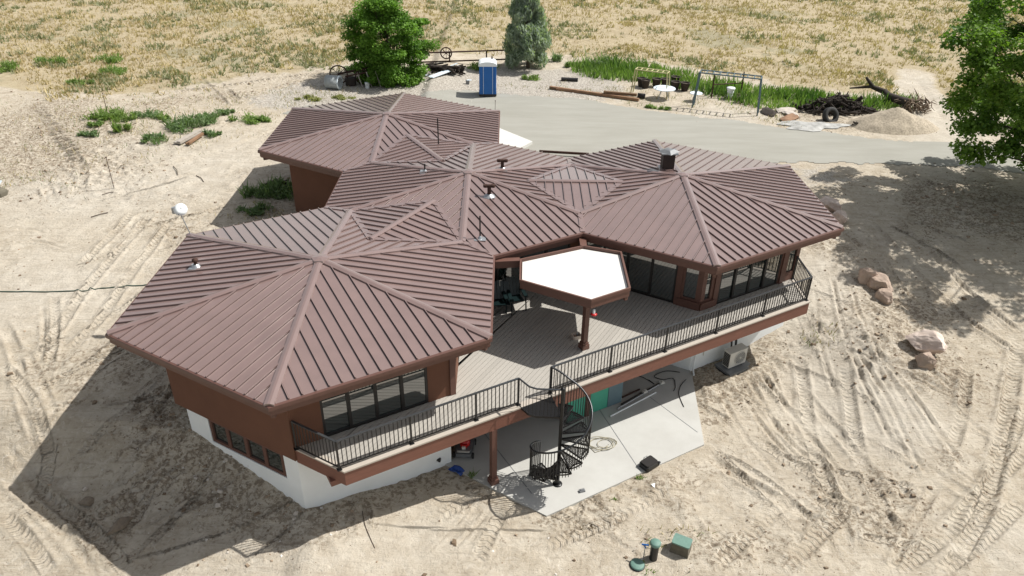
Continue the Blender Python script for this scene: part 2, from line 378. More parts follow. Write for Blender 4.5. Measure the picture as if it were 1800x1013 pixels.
DB = [(1450,560,1.2,.8),(1500,560,1.3,.9),(1530,600,1.3,.7),(1560,620,1.5,.8),(1600,600,1.6,.8),(1640,660,1.5,.7),(1570,560,1.2,.8),(1610,540,1.5,.6),(1560,660,1.1,.5),(1500,500,1.,.8),(1480,440,.8,.7),
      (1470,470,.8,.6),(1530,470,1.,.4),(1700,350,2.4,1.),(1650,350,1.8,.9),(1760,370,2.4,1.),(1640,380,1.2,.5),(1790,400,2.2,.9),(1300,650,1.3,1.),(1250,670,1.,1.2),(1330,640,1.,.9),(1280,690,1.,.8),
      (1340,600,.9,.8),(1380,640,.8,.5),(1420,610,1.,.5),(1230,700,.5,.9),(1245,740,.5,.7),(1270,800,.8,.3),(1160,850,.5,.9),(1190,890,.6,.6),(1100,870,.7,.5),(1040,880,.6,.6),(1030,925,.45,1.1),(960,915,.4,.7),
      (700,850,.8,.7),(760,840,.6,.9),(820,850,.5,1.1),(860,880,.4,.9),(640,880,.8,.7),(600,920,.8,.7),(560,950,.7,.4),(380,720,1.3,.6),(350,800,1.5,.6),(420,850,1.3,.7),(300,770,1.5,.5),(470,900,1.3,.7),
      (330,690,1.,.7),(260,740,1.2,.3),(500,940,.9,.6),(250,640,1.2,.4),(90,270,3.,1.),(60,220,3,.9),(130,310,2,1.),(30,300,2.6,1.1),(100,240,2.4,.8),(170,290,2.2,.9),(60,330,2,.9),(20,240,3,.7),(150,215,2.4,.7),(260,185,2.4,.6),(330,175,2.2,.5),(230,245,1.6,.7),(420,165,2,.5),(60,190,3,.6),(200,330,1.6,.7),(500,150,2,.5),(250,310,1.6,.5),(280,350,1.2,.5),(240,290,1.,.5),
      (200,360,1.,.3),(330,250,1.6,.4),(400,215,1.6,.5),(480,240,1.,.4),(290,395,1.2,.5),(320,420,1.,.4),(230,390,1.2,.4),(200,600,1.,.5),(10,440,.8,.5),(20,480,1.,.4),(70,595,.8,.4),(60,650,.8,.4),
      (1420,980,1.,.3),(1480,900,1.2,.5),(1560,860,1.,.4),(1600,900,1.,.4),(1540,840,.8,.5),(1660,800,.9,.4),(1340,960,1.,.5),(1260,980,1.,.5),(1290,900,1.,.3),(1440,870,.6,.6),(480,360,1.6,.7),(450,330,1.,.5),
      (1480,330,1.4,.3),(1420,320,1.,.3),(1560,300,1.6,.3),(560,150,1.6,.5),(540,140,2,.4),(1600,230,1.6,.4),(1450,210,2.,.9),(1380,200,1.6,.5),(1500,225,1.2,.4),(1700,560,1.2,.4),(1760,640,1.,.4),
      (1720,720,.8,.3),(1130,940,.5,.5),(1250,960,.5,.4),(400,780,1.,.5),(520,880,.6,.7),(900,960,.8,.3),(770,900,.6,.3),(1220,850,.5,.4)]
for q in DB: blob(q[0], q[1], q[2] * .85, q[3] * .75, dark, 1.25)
for q in [(1445,470,1.0,1.),(1440,530,1.,1.),(1460,590,1.1,1.),(1490,660,1.2,1.),(1540,720,1.3,.8),(1410,570,.9,.8),(1450,640,1.6,.8),(1480,740,2,.6),(1460,500,1.2,.7),(130,520,3,.6),(60,480,3,.6),(150,350,3,.8),(300,320,3,.7),(420,270,3,.7),(560,980,1.5,.5),(760,950,1.4,.6),(380,1000,1.5,.4),(1560,760,1.4,.5),(1350,850,1.5,.4),
          (1640,740,1.2,.3),(1780,960,1.,.7),(1510,420,1.,.4),(80,330,1.6,.7),(240,260,1.6,.7),(1000,150,3,.6),(1240,210,2.4,.8),(1300,200,2,.8),(1600,140,2,1.),(1620,180,2,1.),(1650,230,2.4,.9),(1130,960,1.2,.3)]:
    blob(*q, light, 1.3)
patch = fbm(gx, gy, 3.2, 41, 4); dark += np.clip(patch - .56, 0, 1) * 2.0; dark = np.clip(dark, 0, 1.2)
# dry field beyond a wavy line, from picture points
FL = [G(u, v) for u, v in [(-700, 150), (0, 158), (120, 168), (240, 160), (330, 150), (420, 135), (500, 126), (570, 118), (640, 105), (760, 92), (880, 92), (990, 97), (1060, 103), (1180, 112), (1300, 135), (1400, 150), (1500, 158), (1590, 168), (1640, 172), (2300, 190)]]
fy = np.interp(gx, [q.x for q in FL], [q.y for q in FL])
nz = (fbm(gx, gy, 2.2, 9, 4) - .5) * 3.2
grass = sstep(-1.6, 1.6, gy - fy + nz * 1.6)
ptha = [G(u, v) for u, v in [(1665, 300), (1660, 250), (1645, 215), (1630, 180), (1612, 150), (1608, 130)]]     # grey dirt track up the field
pm = np.zeros_like(gx)
for i in range(len(ptha) - 1):
    a = np.array(ptha[i][:2]); b = np.array(ptha[i + 1][:2]); e = b - a; t = np.clip(((gx - a[0]) * e[0] + (gy - a[1]) * e[1]) / (e @ e), 0, 1)
    d = np.hypot(gx - a[0] - t * e[0], gy - a[1] - t * e[1]); pm = np.maximum(pm, (1 - sstep(.9, 2.3, d + (nz * .5))) * (.95 if i < 4 else .6))
grass *= 1 - pm; light = np.clip(light + pm * .5, 0, 1)
gravel = np.zeros_like(gx)
for q in [(600,160,3,1.),(700,160,3,1.),(780,150,3,1.),(830,140,3,.9),(950,150,3,.9),(900,140,3,.9),(500,180,2,.7),(1000,165,2.4,.7),(1020,140,2,.6),(1050,160,1.5,.4),(640,170,2,1.),(1440,310,2,.5)]: blob(*q, gravel, 1.4)
gravel = np.clip(gravel, 0, 1)
sgreen = np.clip(fbm(gx, gy, 5, 77, 4) - .46, 0, 1) * 3
ts = np.zeros_like(gx); td = np.zeros_like(gx); tm = np.zeros_like(gx); dz = np.zeros_like(gx)
rr = random.Random(5); auto = []
for i in range(190):
    u = rr.choice([rr.uniform(1250, 1800), rr.uniform(0, 420), rr.uniform(1300, 1800), rr.uniform(0, 300), rr.uniform(400, 1300)]); v = rr.uniform(330, 1010) if u > 1240 else (rr.uniform(200, 1010) if u < 400 else rr.uniform(900, 1010))
    q = G(u, v); a = rr.gauss(2.1 if u > 1000 else .9, .35); L = rr.uniform(2, 6); k = rr.uniform(-.12, .12); pts = []
    for j in range(8):
        pts.append((q.x, q.y)); q = Vector((q.x + math.cos(a) * L / 7, q.y + math.sin(a) * L / 7, 0)); a += k
    auto.append((pts, rr.choice([.035, .05, .08, .12, .2]), rr.uniform(.015, .04), rr.random() < .4))
def lay(pts, hw, dep, lug):
    pts = np.array(pts); 
    # smooth resample
    t = np.r_[0, np.cumsum(np.hypot(*np.diff(pts, axis=0).T))]; tt = np.linspace(0, t[-1], max(4, int(t[-1] / .5)))
    P = np.stack([np.interp(tt, t, pts[:, 0]), np.interp(tt, t, pts[:, 1])], 1)
    for _ in range(2): P[1:-1] = .5 * P[1:-1] + .25 * (P[:-2] + P[2:])
    m = 2.4 * hw; ix = np.where((X > P[:, 0].min() - m) & (X < P[:, 0].max() + m))[0]; iy = np.where((Y > P[:, 1].min() - m) & (Y < P[:, 1].max() + m))[0]
    if len(ix) < 2 or len(iy) < 2: return
    sl_ = np.s_[iy[0]:iy[-1] + 1, ix[0]:ix[-1] + 1]; x = gx[sl_]; y = gy[sl_]; best = np.full(x.shape, 1e9); bd = np.zeros_like(x); bs = np.zeros_like(x)
    acc = 0
    for i in range(len(P) - 1):
        a = P[i]; e = P[i + 1] - a; L = np.hypot(*e); tq = np.clip(((x - a[0]) * e[0] + (y - a[1]) * e[1]) / (L * L), 0, 1)
        cx = x - a[0] - tq * e[0]; cy_ = y - a[1] - tq * e[1]; d = np.hypot(cx, cy_); sd = (cx * e[1] - cy_ * e[0]) / L
        k = d < best; best[k] = d[k]; bd[k] = sd[k]; bs[k] = acc + tq[k] * L; acc += L
    fade = sstep(0, .8, bs) * sstep(0, .8, acc - bs) * (.35 + .65 * sstep(.3, .5, vnoise(x, y, .9, 61)))
    inn = (1 - sstep(hw * .75, hw * 1.15, best)); edge = np.exp(-((best - hw * 1.22) / (hw * .22 + .03)) ** 2)
    dz[sl_] = np.clip(dz[sl_] + (-dep * 1.1 * inn + dep * 1.3 * edge) * fade, -.085, .09)
    dark[sl_] = np.clip(dark[sl_] + (.10 * inn + .16 * np.exp(-((best - hw * .95) / (.035 + hw * .12)) ** 2)) * fade, 0, 1.3)
    if lug:
        k = (inn * fade > tm[sl_]); ts[sl_] = np.where(k, bs, ts[sl_]); td[sl_] = np.where(k, bd / hw, td[sl_]); tm[sl_] = np.where(k, inn * fade, tm[sl_])
for path, hw, dep, lug in TRK: lay([tuple(G(u, v)[:2]) for u, v in path], hw, dep, lug)
for pts, hw, dep, lug in auto: lay(pts, hw, dep, lug)
near = 1 - sstep(30, 44, np.hypot(gx - 1, gy + 4))
yard = sstep(9.5, 12, gy) * (1 - sstep(26, 29, gy)) * (gx > -8) * (gx < 26)
amp = (1 - yard * .8)
clod = np.clip(dark, 0, 1) * np.maximum(0, vnoise(gx, gy, .34, 91) - .45) * .22 * near + np.clip(dark, 0, 1) * np.maximum(0, vnoise(gx, gy, .17, 92) - .5) * .12 * near
hslab = (gx > -.6) & (gx < 8.8) & (gy > -12.8) & (gy < 0)
rel = (fbm(gx, gy, 1.4, 21, 5) - .5) * .11 + (fbm(gx * 1.0, gy, .5, 25, 3) - .5) * .05
gz2 = gz + amp * (rel + dz + clod)
gz2 = np.where(hslab, np.minimum(gz2, gz + .02), gz2)
def segd(P):
    d = np.full(gx.shape, 99.); k = (np.abs(gx - 2) < 15) & (np.abs(gy) < 15); x = gx[k]; y = gy[k]; b_ = np.full(x.shape, 99.)
    for i in range(len(P)):
        a = np.array(P[i]); e = np.array(P[(i + 1) % len(P)]) - a; t = np.clip(((x - a[0]) * e[0] + (y - a[1]) * e[1]) / (e @ e), 0, 1); b_ = np.minimum(b_, np.hypot(x - a[0] - t * e[0], y - a[1] - t * e[1]))
    d[k] = b_; return d
HW = []
for k_, ts_ in (('C', (270, 330, 30, 90)), ('D', (30, 90, 150, 210)), ('A', (150, 210, 270, 330))): HW += [CEN[k_] + .8 * S * V(t) for t in ts_]
wd = sstep(.15, 1.0, segd(HW)); gz2 = np.minimum(gz2, gz + .03) * (1 - wd) + gz2 * wd
mound = lambda u, v, r, h: h * np.exp(-((gx - G(u, v).x) ** 2 + (gy - G(u, v).y) ** 2) / r ** 2)
gz2 += mound(1165, 855, .5, .16) + mound(1205, 895, .35, .12) + mound(1570, 590, 1.4, .2) + mound(1245, 690, .35, .12) + mound(1350, 610, .7, .15) + mound(830, 862, .3, .06) + mound(1600, 225, 1.2, .15)
RD = [(880,165),(960,170),(1010,172),(1100,187),(1180,200),(1290,212),(1380,224),(1450,232),(1560,245),(1700,252),(1800,262),(2000,290),(2100,330),(1900,312),(1780,303),(1600,291),(1480,288),(1400,287),(1300,284),(1150,290),(960,282),(870,280),(700,270),(560,262),(520,230),(500,200),(540,185),(600,180),(660,178),(700,170),(760,160),(820,158)]
rp = [G(u, v)[:2] for u, v in RD]
def inpoly(x, y, pg):
    ins = np.zeros(x.shape, bool); j = len(pg) - 1
    for i in range(len(pg)):
        xi, yi = pg[i]; xj, yj = pg[j]; ins ^= ((yi > y) != (yj > y)) & (x < (xj - xi) * (y - yi) / (yj - yi + 1e-12) + xi); j = i
    return ins
def dpoly(P, x0, x1, y0, y1):
    d = np.full(gx.shape, 99.); k = (gx > x0) & (gx < x1) & (gy > y0) & (gy < y1); x = gx[k]; y = gy[k]; b_ = np.full(x.shape, 99.)
    for i in range(len(P)):
        a = np.array(P[i]); e = np.array(P[(i + 1) % len(P)]) - a; t = np.clip(((x - a[0]) * e[0] + (y - a[1]) * e[1]) / (e @ e), 0, 1); b_ = np.minimum(b_, np.hypot(x - a[0] - t * e[0], y - a[1] - t * e[1]))
    d[k] = b_; return d
rdd = sstep(.5, 1.6, dpoly(rp, -18, 48, 6, 30)); gz2 = gz + (gz2 - gz) * rdd
wobg = lambda s_: (fbm(gx, gy, .9, s_, 3) - .5) * .7
onroad = inpoly(gx + wobg(1), gy + wobg(2), rp); gz2 = np.where(onroad, gz - .012, np.minimum(gz2, np.where(yard > .2, gz + .05, 99)))
nx, ny = len(X), len(Y)
idx = np.arange(nx * ny).reshape(ny, nx)
faces = np.stack([idx[:-1, :-1], idx[:-1, 1:], idx[1:, 1:], idx[1:, :-1]], -1).reshape(-1, 4)
ground = meshnp('ground', np.stack([gx, gy, gz2], -1).reshape(-1, 3), faces, 'slab', smooth=True)
tag(ground, 'graded pale sandy soil rutted by tyres, dry grass field beyond', None, kind='structure')
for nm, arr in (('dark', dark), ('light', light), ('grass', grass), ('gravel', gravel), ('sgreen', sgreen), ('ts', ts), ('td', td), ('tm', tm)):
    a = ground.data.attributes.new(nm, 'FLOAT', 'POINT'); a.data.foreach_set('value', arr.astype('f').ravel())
def H(x, y):
    """surface height incl. relief"""
    i = int(np.clip(np.searchsorted(X, x), 1, nx - 1)); j = int(np.clip(np.searchsorted(Y, y), 1, ny - 1)); return float(gz2[j, i])
def GP(u, v):
    q = G(u, v); return Vector((q.x, q.y, H(q.x, q.y)))

def groundmat():
    m = bpy.data.materials.new('sandy ground'); m.use_nodes = True; nt = m.node_tree; N = nt.nodes; L = nt.links; b = N['Principled BSDF']
    b.inputs['Roughness'].default_value = .95; b.inputs['Specular IOR Level'].default_value = .15
    tc = N.new('ShaderNodeTexCoord'); P = tc.outputs['Object']
    def A(n): a = N.new('ShaderNodeAttribute'); a.attribute_name = n; return a.outputs['Fac']
    def noise(sc, det=6, ro=.6, vec=P, dist=0.):
        n = N.new('ShaderNodeTexNoise'); n.inputs['Scale'].default_value = sc; n.inputs['Detail'].default_value = det; n.inputs['Roughness'].default_value = ro; n.inputs['Distortion'].default_value = dist
        L.new(vec, n.inputs['Vector']); return n.outputs[0]
    def mr(x, a, b_, c=0., d=1.):
        r = N.new('ShaderNodeMapRange'); r.interpolation_type = 'SMOOTHSTEP'; L.new(x, r.inputs[0])
        for i, q in enumerate((a, b_, c, d)): r.inputs[i + 1].default_value = q
        return r.outputs[0]
    def math_(op, x, y=None):
        r = N.new('ShaderNodeMath'); r.operation = op
        for i, q in enumerate((x, y)):
            if q is None: continue
            if isinstance(q, (int, float)): r.inputs[i].default_value = q
            else: L.new(q, r.inputs[i])
        return r.outputs[0]
    def mix(f, a, b_, mode='MIX'):
        x = N.new('ShaderNodeMix'); x.data_type = 'RGBA'; x.blend_type = mode
        if isinstance(f, (int, float)): x.inputs[0].default_value = f
        else: L.new(f, x.inputs[0])
        for i, q in ((6, a), (7, b_)):
            if isinstance(q, tuple): x.inputs[i].default_value = (*q, 1)
            else: L.new(q, x.inputs[i])
        return x.outputs[2]
    n7 = noise(3.2, 9, .72, P, 1.2)
    n1 = noise(.35, 5); n2 = noise(1.6, 7, .65); n3 = noise(9, 6, .7); n4 = noise(40, 4, .7)
    mp = N.new('ShaderNodeMapping'); mp.inputs['Rotation'].default_value = (0, 0, R(28)); mp.inputs['Scale'].default_value = (.5, 4.5, 1); L.new(P, mp.inputs[0]); nstr = noise(1.3, 6, .6, mp.outputs[0], .6)
    c = mix(mr(n2, .32, .68), (.43, .37, .285), (.545, .49, .40))
    c = mix(math_('MULTIPLY', mr(n1, .45, .7), .45), c, (.375, .325, .25))
    c = mix(math_('MULTIPLY', mr(nstr, .5, .72), .55), c, (.29, .24, .18))
    c = mix(math_('MULTIPLY', mr(n3, .56, .76), .6), c, (.235, .19, .14))
    c = mix(math_('MULTIPLY', mr(n3, .5, .28), .35), c, (.585, .54, .46))
    c = mix(math_('MULTIPLY', mr(n7, .54, .62), .5), c, (.30, .25, .19))
    c = mix(math_('MULTIPLY', mr(n7, .45, .37), .45), c, (.61, .565, .49))
    mq = N.new('ShaderNodeMapping'); mq.inputs['Rotation'].default_value = (0, 0, R(118)); mq.inputs['Scale'].default_value = (.45, 5.5, 1); L.new(P, mq.inputs[0]); nst2 = noise(1.7, 7, .62, mq.outputs[0], .8)
    c = mix(math_('MULTIPLY', math_('MULTIPLY', mr(nst2, .55, .68), .6), mr(noise(.3, 2), .45, .6)), c, (.29, .24, .18))
    lt = math_('MULTIPLY', A('light'), .6); c = mix(lt, c, mix(mr(n2, .3, .7), (.47, .43, .365), (.58, .54, .47)))
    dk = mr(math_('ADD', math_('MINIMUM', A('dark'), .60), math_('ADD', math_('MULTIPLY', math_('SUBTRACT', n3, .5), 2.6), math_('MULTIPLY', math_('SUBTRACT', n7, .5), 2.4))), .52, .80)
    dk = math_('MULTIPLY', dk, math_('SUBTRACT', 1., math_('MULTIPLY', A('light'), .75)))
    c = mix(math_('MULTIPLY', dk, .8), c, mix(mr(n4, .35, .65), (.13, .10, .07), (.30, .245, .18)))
    gv = N.new('ShaderNodeTexVoronoi'); gv.inputs['Scale'].default_value = 16; L.new(P, gv.inputs['Vector'])
    gc = mix(mr(gv.outputs['Color'], .2, .8), (.26, .235, .205), (.52, .49, .44))
    c = mix(mr(math_('ADD', A('gravel'), math_('MULTIPLY', math_('SUBTRACT', n2, .5), 1.2)), .3, .6, 0, .85), c, gc)
    n5 = noise(.9, 8, .7, P, .8); n6 = noise(4.5, 5, .7)
    gr = mix(mr(n5, .36, .64), (.41, .345, .225), (.325, .26, .16)); gr = mix(mr(n6, .4, .7, 0, .7), gr, (.47, .41, .29))
    gr = mix(math_('MULTIPLY', mr(math_('ADD', A('sgreen'), math_('MULTIPLY', math_('SUBTRACT', n5, .5), 2.)), .45, .95), .6), gr, (.245, .24, .155))
    c = mix(mr(math_('ADD', A('grass'), math_('MULTIPLY', math_('SUBTRACT', n6, .5), .8)), .35, .7, 0, .92), c, gr)
    vo = N.new('ShaderNodeTexVoronoi'); vo.inputs['Scale'].default_value = 5.5; L.new(P, vo.inputs['Vector'])
    sp = math_('MULTIPLY', mr(vo.outputs['Distance'], .10, .05), mr(noise(1.1, 3), .5, .6))
    c = mix(sp, c, (.17, .13, .09))
    L.new(c, b.inputs['Base Color'])
    # chevron lugs
    s_ = A('ts'); d_ = A('td'); ab = math_('ABSOLUTE', d_)
    wv = math_('SINE', math_('MULTIPLY', math_('ADD', s_, math_('MULTIPLY', ab, .10)), 2 * math.pi / .21))
    lug = math_('MULTIPLY', math_('MULTIPLY', mr(wv, -.3, .5), A('tm')), .75)
    hgt = math_('ADD', math_('ADD', math_('MULTIPLY', math_('ADD', n3, n7), .8), math_('MULTIPLY', n4, .35)), math_('ADD', math_('MULTIPLY', nstr, .8), lug))
    bm = N.new('ShaderNodeBump'); bm.inputs['Strength'].default_value = .85; bm.inputs['Distance'].default_value = .09
    L.new(hgt, bm.inputs['Height']); L.new(bm.outputs[0], b.inputs['Normal'])
    return m
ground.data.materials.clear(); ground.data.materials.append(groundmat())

# paved yard and road
ax_ = np.arange(-14, 44, .14); ay_ = np.arange(7, 27, .14); hx, hy = np.meshgrid(ax_, ay_)
wob = lambda s: (fbm(hx, hy, .9, s, 3) - .5) * .7
ins = inpoly(hx + wob(1), hy + wob(2), rp)
rz_ = zlow(hx, hy) - .02 + (fbm(hx, hy, 4, 8, 2) - .5) * .008
ii = np.arange(hx.size).reshape(hx.shape); keep = ins[:-1, :-1] & ins[1:, 1:] & ins[:-1, 1:] & ins[1:, :-1]
fcs = np.stack([ii[:-1, :-1][keep], ii[:-1, 1:][keep], ii[1:, 1:][keep], ii[1:, :-1][keep]], -1)
used, inv = np.unique(fcs, return_inverse=True)
MT['asphalt'] = mat('dusty bleached asphalt', (.32, .315, .28), .9, 0, .25, .8, .3, 50, col2=(.265, .26, .225), stretch=(.35, 1.6, 1))
# terrain under the paving sits lower than it, so the sheet reads as laid on top
road = meshnp('driveway', np.stack([hx, hy, rz_ + .03], -1).reshape(-1, 3)[used], inv.reshape(-1, 4), 'asphalt', smooth=True)
tag(road, 'pale dusty paved yard and driveway behind the house', None, kind='structure')
mb = MB(); ap = [bp(u, v, ZUP + .12) for u, v in [(850, 215), (936, 250), (905, 266), (830, 262)]]
mb.prism([q[:2] for q in ap], ZUP - .3, ZUP + .16); tag(mb.build('concrete_apron', 'apron'), 'pale concrete landing slab beside the back roof', None, kind='structure')

# ================================================================== THE HOUSE
HL = (0, 0, ZS)
house = thing('house', 'large house of four joined hexagonal brown metal roofs over a white basement', 'house', HL)
NB = {'A': [(60, 'B')], 'B': [(0, 'C'), (120, 'D'), (240, 'A')], 'C': [(180, 'B')], 'D': [(300, 'B')]}
def cross(c, tn, a, sgn):
    n = V(tn); m = V(tn + 90); return CEN[c] + n * DIST / 2 + sgn * m * (a - DIST / 4) / math.sin(R(60))
def outline(inset):
    a = APO - inset; r = a / math.cos(R(30)); P = []
    P.append(cross('A', 60, a, -1)); P.append(cross('B', 0, a, -1))
    P += [CEN['C'] + r * V(t) for t in (270, 330, 30, 90)]
    P.append(cross('B', 0, a, 1)); P.append(cross('B', 120, a, -1))
    P += [CEN['D'] + r * V(t) for t in (30, 90, 150, 210)]
    P.append(cross('B', 120, a, 1)); P.append(cross('A', 60, a, 1))
    P += [CEN['A'] + r * V(t) for t in (150, 210, 270, 330)]
    return P
def roofz(x, y):
    z = -9
    for c in CEN.values():
        h = min(RISE * (1 - ((x - c[0]) * V(t)[0] + (y - c[1]) * V(t)[1]) / APO) for t in range(0, 360, 60)); z = max(z, h)
    return z
def RPx(u, v):
    z = .3
    for _ in range(20): q = bp(u, v, z); z = .5 * z + .5 * max(0, roofz(q[0], q[1]))
    q = bp(u, v, z); return np.array([q[0], q[1], z])
SEAM = .348
def seams(mb, poly2, nf, zf, lift=0., ctr=None):
    """standing seams running along plan direction nf over a convex plan polygon on a plane zf(x, y)"""
    m = np.array([-nf[1], nf[0]]); c0 = ctr if ctr is not None else np.mean([p[:2] for p in poly2], 0)
    es = [(np.array(p[:2]) - c0) @ m for p in poly2]; k0 = math.ceil(min(es) / SEAM - .5); k1 = math.floor(max(es) / SEAM - .5)
    for k in range(k0, k1 + 1):
        e = (k + .5) * SEAM; r_ = lineclip(c0 + m * e, nf, poly2)
        if not r_: continue
        a = c0 + m * e + nf * (r_[0] + .03); b = c0 + m * e + nf * (r_[1] - .004)
        if np.linalg.norm(b - a) < .12: continue
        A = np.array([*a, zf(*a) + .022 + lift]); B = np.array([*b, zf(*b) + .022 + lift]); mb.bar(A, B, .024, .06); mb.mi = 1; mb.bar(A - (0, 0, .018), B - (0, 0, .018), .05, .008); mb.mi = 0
def cap(a, b, w=.13, h=.045, parent=None, name='hip_cap'):
    a = np.array(a, float); b = np.array(b, float); d = (b - a); d /= np.linalg.norm(d); sd = np.cross(d, (0, 0, 1)); sd /= np.linalg.norm(sd); up = np.cross(sd, d)
    pr = [(-w, -.06), (-w, h * .62), (-w * .25, h * 1.35), (w * .25, h * 1.35), (w, h * .62), (w, -.06)]
    vs = [p + x * sd + y * up for p in (a, b) for x, y in pr]
    mb = MB(); mb.add(vs, [(0, 1, 7, 6), (1, 2, 8, 7), (2, 3, 9, 8), (3, 4, 10, 9), (4, 5, 11, 10), (0, 5, 4, 3, 2, 1), (6, 7, 8, 9, 10, 11)])
    return mb.build(name, 'roof', parent)
def pavroof(k):
    c = CEN[k]; mb = MB(); hips = []
    for t in range(0, 360, 60):            # face whose outward normal points to t
        a = tuple(c + S * V(t - 30)); b = tuple(c + S * V(t + 30)); n = V(t)
        zf = lambda x, y: RISE * (1 - ((x - c[0]) * n[0] + (y - c[1]) * n[1]) / APO)
        pg = [tuple(c), a, b]
        for tn, _ in NB[k]: pg = clip(pg, V(tn), c @ V(tn) + DIST / 2)
        pg = [p for i, p in enumerate(pg) if np.hypot(p[0] - pg[i - 1][0], p[1] - pg[i - 1][1]) > 1e-5]
        top = [(p[0], p[1], zf(*p)) for p in pg]; mb.poly(top); mb.poly([(x, y, z - .04) for x, y, z in top][::-1])
        for i in range(len(pg)):           # drip edge on the eave
            p, q = pg[i], pg[(i + 1) % len(pg)]
            if abs(zf(*p)) < 1e-6 and abs(zf(*q)) < 1e-6: mb.add([(*p, 0), (*q, 0), (*q, -.04), (*p, -.04)], [(0, 1, 2, 3)])
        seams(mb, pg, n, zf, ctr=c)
    ro = mb.build('roof', 'roof', house)
    nbs = [tn for tn, _ in NB[k]]
    for t in range(30, 390, 60):
        e = c + S * V(t); ez = 0.
        for tn in nbs:
            if abs((t - tn + 180) % 360 - 180) < 31: f = (DIST / 2) / ((S * V(t)) @ V(tn)); e = c + S * V(t) * f; ez = RISE * (1 - f)
        cap((*c, RISE + .01), (*e, ez + .01), parent=ro)
    mb = MB(); mb.lathe((*c, RISE), [(.30, -.02), (.27, .065), (.08, .10), (0, .10)], 6, smooth=False); mb.build('ridge_cap', 'roof', ro)
    return ro
roofs = {k: pavroof(k) for k in 'DBCA'}
def cricket(k, tn, parent, m=.30 * S):
    c = CEN[k]; n = V(tn); mm = V(tn + 90); mid = c + n * DIST / 2; dl = APO - DIST / 2
    hz = RISE * (dl + m) / APO; pz = RISE * dl / APO; half = (DIST / 2) * math.tan(R(30))
    R1 = mid - n * m; R2 = mid + n * m; mb = MB()
    for sg in (1, -1):
        P = mid + sg * mm * half; tri = [tuple(R1), tuple(R2), tuple(P)] if sg < 0 else [tuple(R2), tuple(R1), tuple(P)]
        zf = lambda x, y: pz + (hz - pz) * (1 - abs((np.array([x, y]) - mid) @ mm) / half) + .012
        vs = [(p[0], p[1], zf(*p)) for p in tri]; mb.poly(vs)
        cs = sum(tri[i][0] * tri[(i + 1) % 3][1] - tri[(i + 1) % 3][0] * tri[i][1] for i in range(3))
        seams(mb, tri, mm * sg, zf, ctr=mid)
    ob = mb.build('cricket_roof', 'roof', parent)
    cap((*R1, hz + .02), (*R2, hz + .02), w=.12, parent=parent, name='ridge_cap')
    for sg in (1, -1):
        P = mid + sg * mm * half
        for Q in (R1, R2):
            f = MB(); f.bar((*Q, hz + .035), (*P, pz + .035), .20, .02); f.build('valley_flashing', 'roof', parent)
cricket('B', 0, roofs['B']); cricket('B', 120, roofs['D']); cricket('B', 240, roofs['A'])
for tn, kk in ((0, 'C'), (120, 'D'), (240, 'A')):      # short open valleys down to the eaves
    for sg in (1, -1):
        a = CEN['B'] + V(tn) * DIST / 2 + sg * V(tn + 90) * (DIST / 2) * math.tan(R(30)); b = cross('B', tn, APO, sg); z = RISE * (1 - DIST / 2 / APO)
        f = MB(); f.bar((*a, z + .03), (*b, .02), .18, .03); f.build('valley_flashing', 'roof', roofs[kk])
EAVE = outline(0); SOF = -.34
mb = MB(); mb.sweep(EAVE, [(-.01, -.005), (.05, -.012), (.062, -.03), (.062, -.135), (-.01, -.14)], True); mb.build('gutter', 'roofdark', house)
mb = MB(); mb.sweep(EAVE, [(-.06, -.12), (.0, -.13), (.0, SOF + .02), (-.03, SOF + .02), (-.03, SOF - .02), (-.1, SOF - .02)], True); mb.build('fascia_board', 'trim', house)
mb = MB(); mb.poly([(p[0], p[1], SOF) for p in outline(.08)][::-1]); mb.build('soffit', 'soffit', house)
for t, k in ((270, 'A'), (210, 'A'), (330, 'A'), (330, 'C'), (270, 'C'), (210, 'D')):        # rafter tails showing below the corners
    c = CEN[k]; mb = MB(); mb.bar((*(c + (S - .55) * V(t)), SOF - .09), (*(c + (S - .13) * V(t)), SOF - .09), .12, .14); mb.build('rafter_tail', 'trim', house)

# walls with real openings
INS = APO - .693 * S
WL = outline(INS)
wi = lambda i: WL[i % len(WL)]
EDGE = {'B front': (0, 1), 'C left': (1, 2), 'C front': (2, 3), 'C right': (3, 4), 'C back': (4, 5), 'C far': (5, 6), 'B back': (6, 7), 'D near': (7, 8), 'D right': (8, 9), 'D back': (9, 10), 'D far': (10, 11), 'D left': (11, 12),
        'B left': (12, 13), 'A back': (13, 14), 'A far': (14, 15), 'A left': (15, 16), 'A front': (16, 17), 'A right': (17, 18)}
WL_N = len(WL)
def wall(edge, z0, z1, m, openings=(), proud=0., name='wall', th=.16, s0=0., s1=1.):
    a, b = wi(EDGE[edge][0]), wi(EDGE[edge][1]); d = (b - a); L = np.linalg.norm(d); d = d / L; o = np.array([d[1], -d[0]])
    mb = MB()
    def piece(u0, u1, za, zb):
        if u1 - u0 < .003 or zb - za < .003: return
        c = a + d * (u0 + u1) / 2 + o * (proud - th / 2); mb.box((c[0], c[1], (za + zb) / 2), ((u1 - u0) / 2, th / 2, (zb - za) / 2), rz=math.atan2(d[1], d[0]))
    cur = s0 * L
    for (u0, u1, za, zb) in sorted(openings):
        piece(cur, u0, z0, z1); piece(u0, u1, z0, max(za, z0)); piece(u0, u1, min(zb, z1), z1); cur = u1
    piece(cur, s1 * L, z0, z1)
    return mb.build(name, m, house)
def edgept(edge, s, out, z):
    a, b = wi(EDGE[edge][0]), wi(EDGE[edge][1]); d = (b - a) / np.linalg.norm(b - a); o = np.array([d[1], -d[0]]); q = a + d * s + o * out; return np.array([q[0], q[1], z]), d, o
